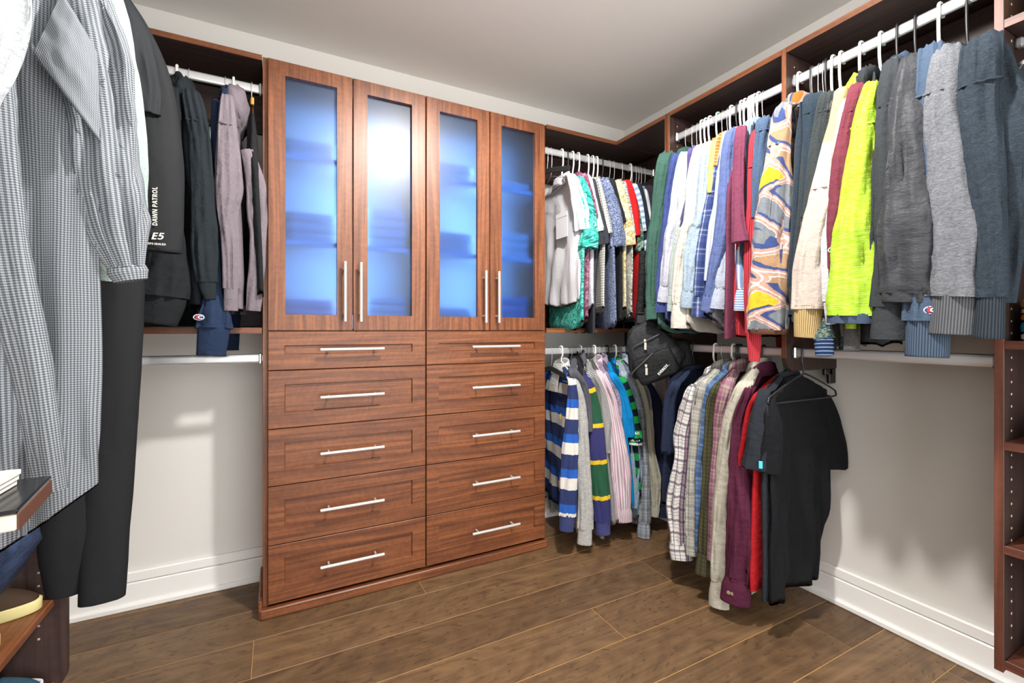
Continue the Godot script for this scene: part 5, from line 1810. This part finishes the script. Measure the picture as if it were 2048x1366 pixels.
	["RV", "crew", "cream_sweatshirt", "cream sweatshirt with tan shoulder and tan ribbed cuff", "s:#d2c4ba:knit", -0.905, "b", {"sl": [[-0.145, -0.205, 0.0185, 0.2], [-0.136, -0.26, 0.018, 0.2], [-0.128, -0.319, 0.0234, 0.2], [-0.105, -0.42, 0.0316, 0.2], [-0.087, -0.559, 0.04, 0.2], [-0.058, -0.666, 0.0433, 0.2], [-0.052, -0.81, 0.0489, 0.2], [-0.043, -0.948, 0.04, 0.2]], "p": [-0.473, -0.881], "cl": 0.085, "cm": "s:#dcbd85:rib", "h": [-0.071, -0.882], "g": "sweatshirts and jackets on the near upper rod of the right wall", "yoke": "s:#d8bd88:knit"}],
	["RV", "crew", "white_sweatshirt", "clean white sweatshirt strip beside the maroon one", "s:#d9d8dc:knit", -0.885, "w", {"sl": [[-0.136, -0.238, 0.0153, 0.2], [-0.122, -0.324, 0.017, 0.2], [-0.099, -0.472, 0.0188, 0.2], [-0.085, -0.674, 0.0175, 0.2], [-0.09, -0.814, 0.0192, 0.2], [-0.095, -0.906, 0.0139, 0.2]], "p": [-0.459, -0.888], "cl": 0.06, "h": [-0.094, -0.884], "g": "sweatshirts and jackets on the near upper rod of the right wall"}],
	["RV", "crew", "maroon_sweatshirt", "maroon sweatshirt with small oval emblem on the sleeve", "s:#7b3a48:knit", -0.86, "w", {"sl": [[-0.141, -0.209, 0.018, 0.2], [-0.125, -0.289, 0.0227, 0.2], [-0.105, -0.42, 0.0292, 0.2], [-0.091, -0.582, 0.0279, 0.2], [-0.081, -0.642, 0.0207, 0.2], [-0.077, -0.739, 0.0156, 0.2], [-0.07, -0.79, 0.0122, 0.2]], "p": [-0.45, -0.893], "cl": 0.05, "h": [-0.079, -0.884], "g": "sweatshirts and jackets on the near upper rod of the right wall", "det": "emblem"}],
	["RV", "jacket", "lime_jacket", "neon lime ripstop windbreaker", "rip:#a9d826:#d0e688", -0.8, "w", {"sl": [[-0.119, -0.227, 0.0205, 0.2], [-0.104, -0.306, 0.0295, 0.2], [-0.091, -0.435, 0.0373, 0.2], [-0.078, -0.593, 0.0451, 0.2], [-0.075, -0.669, 0.0534, 0.2], [-0.075, -0.785, 0.0634, 0.2], [-0.072, -0.905, 0.0652, 0.2]], "p": [-0.427, -0.904], "cl": 0.012, "cm": "s:#4a5a70:knit", "h": [-0.106, -0.919], "t": 0.05, "g": "sweatshirts and jackets on the near upper rod of the right wall", "collar": 0.07}],
	["RV", "hood", "charcoal_hoodie", "dark grey zip hoodie behind the lime windbreaker", "s:#3c4044:knit", -0.745, "w", {"sl": [[-0.115, -0.196, 0.0254, 0.2], [-0.109, -0.316, 0.0328, 0.2], [-0.115, -0.522, 0.0399, 0.2], [-0.112, -0.74, 0.04, 0.2], [-0.106, -0.951, 0.0511, 0.2]], "p": [-0.387, -0.922], "cl": 0.07, "h": [-0.091, -0.966], "g": "sweatshirts and jackets on the near upper rod of the right wall"}],
	["RV", "jacket", "black_nylon_jacket", "black nylon jacket with gathered cuff", "s:#414348:nylon", -0.7, "b", {"sl": [[-0.111, -0.203, 0.0282, 0.2], [-0.108, -0.335, 0.0494, 0.2], [-0.117, -0.535, 0.0666, 0.2], [-0.125, -0.677, 0.0851, 0.2], [-0.114, -0.851, 0.0668, 0.2]], "p": [-0.361, -0.932], "cl": 0.015, "h": [-0.095, -0.885], "t": 0.05, "g": "sweatshirts and jackets on the near upper rod of the right wall"}],
	["RV", "hood", "steel_blue_hoodie", "steel blue hoodie with emblem and ribbed cuff", "s:#4d5f77:knit", -0.655, "b", {"sl": [[-0.107, -0.204, 0.0273, 0.2], [-0.102, -0.373, 0.0309, 0.2], [-0.107, -0.614, 0.041, 0.2], [-0.102, -0.819, 0.0514, 0.2], [-0.097, -0.994, 0.0517, 0.2]], "p": [-0.343, -0.939], "cl": 0.09, "cm": "s:#55667d:rib", "h": [-0.105, -0.921], "g": "sweatshirts and jackets on the near upper rod of the right wall", "det": "emblem2"}],
	["RV", "hood", "grey_heather_hoodie", "heather grey hoodie with wide ribbed cuff", "s:#7f8289:heather", -0.6, "w", {"sl": [[-0.081, -0.226, 0.0334, 0.2], [-0.076, -0.364, 0.0403, 0.2], [-0.094, -0.557, 0.0497, 0.2], [-0.104, -0.724, 0.0558, 0.2], [-0.094, -0.935, 0.0563, 0.2]], "p": [-0.32, -0.947], "cl": 0.085, "cm": "s:#6d7076:rib", "h": [-0.082, -0.888], "t": 0.06, "g": "sweatshirts and jackets on the near upper rod of the right wall", "ex": [[[-0.093, -0.208, 0.0269, 0.16], [-0.113, -0.371, 0.0331, 0.16], [-0.121, -0.526, 0.0277, 0.16], [-0.12, -0.691, 0.0198, 0.16]]]}],
	["RV", "hood", "navy_hoodie", "navy hoodie nearest the tall shelf tower", "s:#37424d:heather", -0.54, "b", {"sl": [[-0.087, -0.236, 0.0381, 0.2], [-0.082, -0.38, 0.0382, 0.2], [-0.096, -0.575, 0.0315, 0.2], [-0.103, -0.765, 0.0282, 0.2], [-0.098, -0.944, 0.0315, 0.2]], "p": [-0.284, -0.959], "cl": 0.085, "cm": "s:#3a444e:rib", "h": [-0.126, -0.86], "t": 0.07, "g": "sweatshirts and jackets on the near upper rod of the right wall", "ex": [[[-0.096, -0.242, 0.0256, 0.16], [-0.118, -0.399, 0.039, 0.16], [-0.129, -0.541, 0.0343, 0.16], [-0.118, -0.701, 0.0302, 0.16], [-0.109, -0.858, 0.0254, 0.16]]]}],
	["RD", "tee", "navy_tee", "navy tee on a black hanger nearest the corner", "s:#2b3550:knit", -1.474, "b", {"sl": [[-0.072, -0.151, 0.0206, 0.2], [-0.04, -0.238, 0.0261, 0.2], [-0.029, -0.429, 0.028, 0.2], [-0.036, -0.426, 0.0277, 0.2]], "p": [-0.688, -0.726], "h": [-0.01, -0.683], "g": "flannels and tees on the lower rod of the right wall", "face": 1}],
	["RD", "shirt", "plum_plaid_shirt", "white flannel with plum and navy window plaid", "wp:#e6e4e0:#7a4a6a:#2a2e44:52", -1.361, "w", {"sl": [[-0.06, -0.16, 0.0295, 0.2], [-0.039, -0.238, 0.043, 0.2], [-0.01, -0.343, 0.0436, 0.2], [-0, -0.483, 0.0402, 0.2], [0.027, -0.707, 0.0515, 0.2], [0.006, -0.877, 0.0456, 0.2]], "p": [-0.666, -0.746], "cl": 0.06, "h": [-0.036, -0.847], "g": "flannels and tees on the lower rod of the right wall"}],
	["RD", "shirt", "grey_plaid_shirt", "grey and cream plaid flannel", "pl:#bdbbb2:#6c6e72:#e2e0d8:50", -1.325, "m", {"sl": [[-0.067, -0.136, 0.0256, 0.2], [-0.039, -0.233, 0.0244, 0.2], [-0.028, -0.333, 0.0196, 0.2], [-0.017, -0.469, 0.0235, 0.2], [-0.01, -0.681, 0.0262, 0.2], [-0.01, -0.838, 0.0236, 0.2]], "p": [-0.651, -0.759], "cl": 0.06, "h": [-0.013, -0.831], "g": "flannels and tees on the lower rod of the right wall"}],
	["RD", "shirt", "blue_buffalo_shirt", "sky blue and navy buffalo check flannel", "pl:#8fb2d6:#2d4a80:#d9e6f2:70", -1.272, "w", {"sl": [[-0.055, -0.138, 0.0188, 0.2], [-0.029, -0.21, 0.0159, 0.2], [-0.014, -0.341, 0.0144, 0.2], [0.004, -0.461, 0.0154, 0.2], [0.008, -0.668, 0.0155, 0.2], [0.011, -0.808, 0.0129, 0.2]], "p": [-0.64, -0.768], "h": [0.015, -0.81], "g": "flannels and tees on the lower rod of the right wall"}],
	["RD", "shirt", "olive_check_shirt", "olive brown checked corduroy shirt with wide cuff", "pl:#4d4a34:#2e2d22:#8a865e:16", -1.252, "b", {"sl": [[-0.061, -0.141, 0.0217, 0.2], [-0.035, -0.222, 0.0236, 0.2], [-0.02, -0.351, 0.019, 0.2], [-0.018, -0.45, 0.0227, 0.2], [-0.006, -0.706, 0.0253, 0.2], [0.003, -0.888, 0.0346, 0.2]], "p": [-0.631, -0.776], "cl": 0.07, "h": [-0.014, -0.86], "g": "flannels and tees on the lower rod of the right wall"}],
	["RD", "shirt", "berry_plaid_shirt", "berry, cream and mustard plaid flannel", "pl:#b59a9c:#7c3a62:#d9cf9e:55", -1.241, "b", {"sl": [[-0.088, -0.13, 0.0243, 0.2], [-0.06, -0.232, 0.0216, 0.2], [-0.046, -0.343, 0.014, 0.2], [-0.037, -0.442, 0.0149, 0.2], [-0.025, -0.645, 0.0175, 0.2], [-0.019, -0.817, 0.016, 0.2]], "p": [-0.621, -0.784], "cl": 0.06, "h": [-0.021, -0.816], "g": "flannels and tees on the lower rod of the right wall"}],
	["RD", "shirt", "cream_overshirt", "cream canvas overshirt beside the maroon one", "s:#cfcabb:cotton", -1.157, "m", {"sl": [[-0.078, -0.122, 0.0263, 0.2], [-0.035, -0.208, 0.0269, 0.2], [-0.008, -0.318, 0.0258, 0.2], [0.008, -0.431, 0.0268, 0.2], [0.022, -0.68, 0.0304, 0.2], [0.027, -0.83, 0.0334, 0.2], [0.03, -0.979, 0.0369, 0.2]], "p": [-0.606, -0.795], "cl": 0.08, "h": [-0.084, -0.927], "g": "flannels and tees on the lower rod of the right wall"}],
	["RD", "shirt", "maroon_overshirt", "maroon brushed overshirt with buttoned cuff", "s:#5d2740:cotton", -1.139, "b", {"sl": [[-0.076, -0.138, 0.0174, 0.2], [-0.047, -0.218, 0.0206, 0.2], [-0.03, -0.31, 0.0208, 0.2], [-0.034, -0.439, 0.033, 0.2], [-0.044, -0.601, 0.0422, 0.2], [-0.039, -0.744, 0.047, 0.2], [-0.021, -0.925, 0.0513, 0.2]], "p": [-0.588, -0.809], "cl": 0.075, "h": [-0.105, -0.833], "g": "flannels and tees on the lower rod of the right wall", "det": "placket"}],
	["RD", "tee", "scarlet_tee", "scarlet tee on a green hanger behind the charcoal tee", "s:#c9252c:knit", -1.055, "g", {"sl": [[-0.022, -0.151, 0.0114, 0.2], [0.008, -0.213, 0.0101, 0.2], [0.034, -0.347, 0.0088, 0.2], [0.048, -0.415, 0.0118, 0.2]], "p": [-0.579, -0.815], "g": "flannels and tees on the lower rod of the right wall", "h": [-0, -0.85]}],
	["BL", "tee", "magenta_tee", "white and magenta tee, only its hem showing beside the gingham sleeve", "b:0.9:#ece9f2:.6:#c45fc0:.4", -0.47, "o", {"sl": [[-0.104, -0.154, 0.0236, 0.2], [-0.091, -0.438, 0.0313, 0.2], [-0.081, -0.674, 0.0234, 0.2]], "p": [-0.206, -0.979], "h": [-0.081, -0.895], "g": "hooded sweatshirts on the upper rod left of the cabinet"}],
	["BL", "hood", "black_hoodie", "black hoodie with a broad ribbed cuff just right of the wetsuit", "s:#262a2d:knit", -0.315, "w", {"sl": [[-0.014, -0.159, 0.0247, 0.2], [-0.008, -0.308, 0.0352, 0.2], [-0.011, -0.551, 0.0336, 0.2], [-0.006, -0.673, 0.0518, 0.2], [-0.001, -0.795, 0.0669, 0.2], [0.008, -0.839, 0.0709, 0.2], [0.02, -0.904, 0.0595, 0.2]], "p": [-0.171, -0.985], "cl": 0.085, "h": [-0.049, -0.797], "g": "hooded sweatshirts on the upper rod left of the cabinet"}],
	["BL", "hood", "charcoal_zip_hoodie", "charcoal hoodie with a large draped hood and creased elbow", "s:#2a3136:knit", -0.28, "m", {"sl": [[-0.034, -0.153, 0.0251, 0.2], [-0.052, -0.257, 0.0306, 0.2], [-0.061, -0.363, 0.0307, 0.2], [-0.07, -0.54, 0.0361, 0.2], [-0.07, -0.65, 0.0377, 0.2], [-0.076, -0.76, 0.0315, 0.2], [-0.086, -0.822, 0.0189, 0.2]], "p": [-0.119, -0.993], "cl": 0.05, "h": [-0.087, -0.85], "g": "hooded sweatshirts on the upper rod left of the cabinet", "hood": 1}],
	["BL", "hood", "navy_blue_hoodie", "navy blue hoodie with one long cuff reaching below the others", "s:#2a3a58:knit", -0.168, "m", {"sl": [[0.02, -0.142, 0.0083, 0.14], [0.022, -0.301, 0.0098, 0.14], [0.019, -0.469, 0.012, 0.15], [0.021, -0.821, 0.0289, 0.18], [0.013, -0.882, 0.052, 0.2], [0.024, -1.008, 0.048, 0.2]], "p": [-0.102, -0.995], "cl": 0.075, "h": [-0.054, -0.851], "g": "hooded sweatshirts on the upper rod left of the cabinet", "det": "emblem3"}],
	["BL", "hood", "mauve_hoodie", "mauve grey hoodie nearest the glass door cabinet", "s:#8b8189:knit", -0.142, "w", {"sl": [[0.006, -0.148, 0.0203, 0.2], [0.003, -0.277, 0.0314, 0.2], [-0, -0.443, 0.0407, 0.2], [0.004, -0.532, 0.0304, 0.2], [-0.006, -0.676, 0.0257, 0.2], [-0.006, -0.859, 0.0241, 0.2]], "p": [-0.079, -0.997], "cl": 0.075, "h": [-0.051, -0.857], "g": "hooded sweatshirts on the upper rod left of the cabinet", "ex": [[[-0.05, -0.294, 0.02, 0.16], [-0.076, -0.397, 0.0302, 0.16], [-0.082, -0.496, 0.0319, 0.16], [-0.085, -0.597, 0.0269, 0.16], [-0.079, -0.732, 0.0252, 0.16], [-0.07, -0.856, 0.0218, 0.16]]], "hood": 1}],
	["BL", "shirt", "clipped_trousers", "black trousers hanging from a wooden clip hanger beside the cabinet", "s:#26282a:cotton", -0.083, "o", {"sl": [[-0.011, -0.145, 0.02, 0.1], [-0.029, -0.262, 0.0241, 0.1], [-0.036, -0.437, 0.0241, 0.1]], "p": [-0.03, -1], "h": [-0.032, -0.828], "g": "hooded sweatshirts on the upper rod left of the cabinet", "nosl": 1}],
	["LU", "shirt", "white_dress_shirt", "white shirt at the upper left edge of the picture", "s:#c9cfd6:cotton", -0.86, "w", {"sl": [[-0.02, -0.25, 0.0168, 0.129], [-0.02, -0.466, 0.0289, 0.162], [-0.02, -0.55, 0.0309, 0.159], [-0.02, -0.651, 0.0256, 0.136]], "p": [0.928, -0.373], "h": [-0.02, -0.922], "g": "long garments on the left wall rod", "wide": 0.09}],
	["LU", "shirt", "gingham_coverall", "grey and white mini gingham coverall with elastic hem, large at left", "gg", -1.17, "w", {"sl": [[-0.02, -0.224, 0.0393, 0.149], [-0.02, -0.338, 0.0475, 0.162], [-0.02, -0.452, 0.0599, 0.179], [-0.02, -0.598, 0.0484, 0.198], [-0.02, -0.698, 0.0556, 0.203], [-0.02, -0.798, 0.0449, 0.22], [-0.02, -0.861, 0.0277, 0.235]], "p": [0.968, -0.25], "cl": 0.02, "h": [-0.02, -1.304], "t": 0.05, "g": "long garments on the left wall rod", "face": 1, "det": "coverall", "fr": 0.03, "slope": 0.45}],
	["LU", "tee", "mint_tee", "pale mint tee, narrow strip behind the gingham coverall sleeve", "s:#b9cdc8:knit", -1.3, "w", {"sl": [[-0.01, -0.19, 0.0308, 0.15], [-0.01, -0.359, 0.0402, 0.179], [-0.01, -0.556, 0.0405, 0.198], [-0.01, -0.746, 0.0272, 0.21]], "p": [0.972, -0.234], "h": [-0.01, -0.851], "g": "long garments on the left wall rod"}],
	["LU", "tee", "neoprene_top", "black neoprene top with stitched cap sleeve", "s:#2b2e32:neo", -1.39, "b", {"sl": [[-0.01, -0.155, 0.0237, 0.144], [-0.01, -0.24, 0.0421, 0.177], [-0.01, -0.354, 0.0437, 0.201], [-0.01, -0.434, 0.0342, 0.212]], "p": [0.975, -0.22], "h": [-0.01, -0.791], "g": "long garments on the left wall rod"}],
	["LU", "wetsuit", "long_wetsuit", "black full length wetsuit with white lettering on the arm", "s:#292b2e:neo", -1.5, "b", {"sl": [[0, -0.115, 0.0256, 0.142], [0, -0.269, 0.0522, 0.19], [0, -0.46, 0.0581, 0.216], [0, -0.604, 0.0556, 0.224], [0, -0.754, 0.0529, 0.221]], "p": [0.98, -0.197], "h": [0, -0.91], "g": "long garments on the left wall rod", "ex": [[[0, -0.602, 0.0488, 0.144], [0, -0.884, 0.0538, 0.139], [0, -1.203, 0.0535, 0.126], [0, -1.645, 0.0456, 0.109]], [[0, -0.886, 0.0504, 0.095], [0, -1.26, 0.0622, 0.066], [0, -1.48, 0.0593, 0.05], [0, -1.613, 0.032, 0.037]]], "det": "wettext"}],
	["RD", "tee", "charcoal_tab_tee", "charcoal tee with a bright cyan tab on its sleeve hem", "s:#30353d:knit", -1.045, "b", {"sl": [[-0.038, -0.143, 0.0209, 0.2], [-0.029, -0.267, 0.0421, 0.2], [-0.02, -0.407, 0.0529, 0.2]], "p": [-0.558, -0.83], "g": "flannels and tees on the lower rod of the right wall", "h": [-0.035, -0.86], "det": "tab", "rx": 0.02}],
	["RD", "tee", "black_tee", "plain black tee facing the room, hung in front of the bare wall", "s:#1d1e22:knit", -1.03, "k", {"sl": [[-0.04, -0.159, 0.0173, 0.19], [-0.049, -0.261, 0.031, 0.19], [-0.033, -0.412, 0.0383, 0.19]], "p": [-0.545, -0.838], "t": 0.035, "g": "flannels and tees on the lower rod of the right wall", "h": [-0.045, -0.865], "face": 1, "wide": 0.192, "rs": [[-0.02, -0.178, 0.03, -0.165], [-0.026, -0.28, 0.045, -0.2], [-0.03, -0.4, 0.052, -0.222], [-0.03, -0.455, 0.054, -0.226]], "rx": -0.03, "fr": 0.03}],
	["RV", "crew", "teal_patterned_sweater", "teal and navy patterned knit sweater, only its lower sleeve showing below the tan cuff", "w:#24555e:#a9a37a:#1c2f52:60", -0.915, "m", {"sl": [[-0.121, -0.19, 0.0128, 0.15], [-0.112, -0.299, 0.0129, 0.15], [-0.097, -0.488, 0.013, 0.15], [-0.053, -0.697, 0.0166, 0.16], [-0.073, -0.846, 0.0218, 0.17], [-0.093, -0.936, 0.0304, 0.18], [-0.102, -1.004, 0.0283, 0.19]], "p": [-0.469, -0.883], "cl": 0.05, "cm": "hs:#1c2f52:#8fa3bd:12:.25", "h": [-0.081, -0.882], "g": "sweatshirts and jackets on the near upper rod of the right wall"}],
]
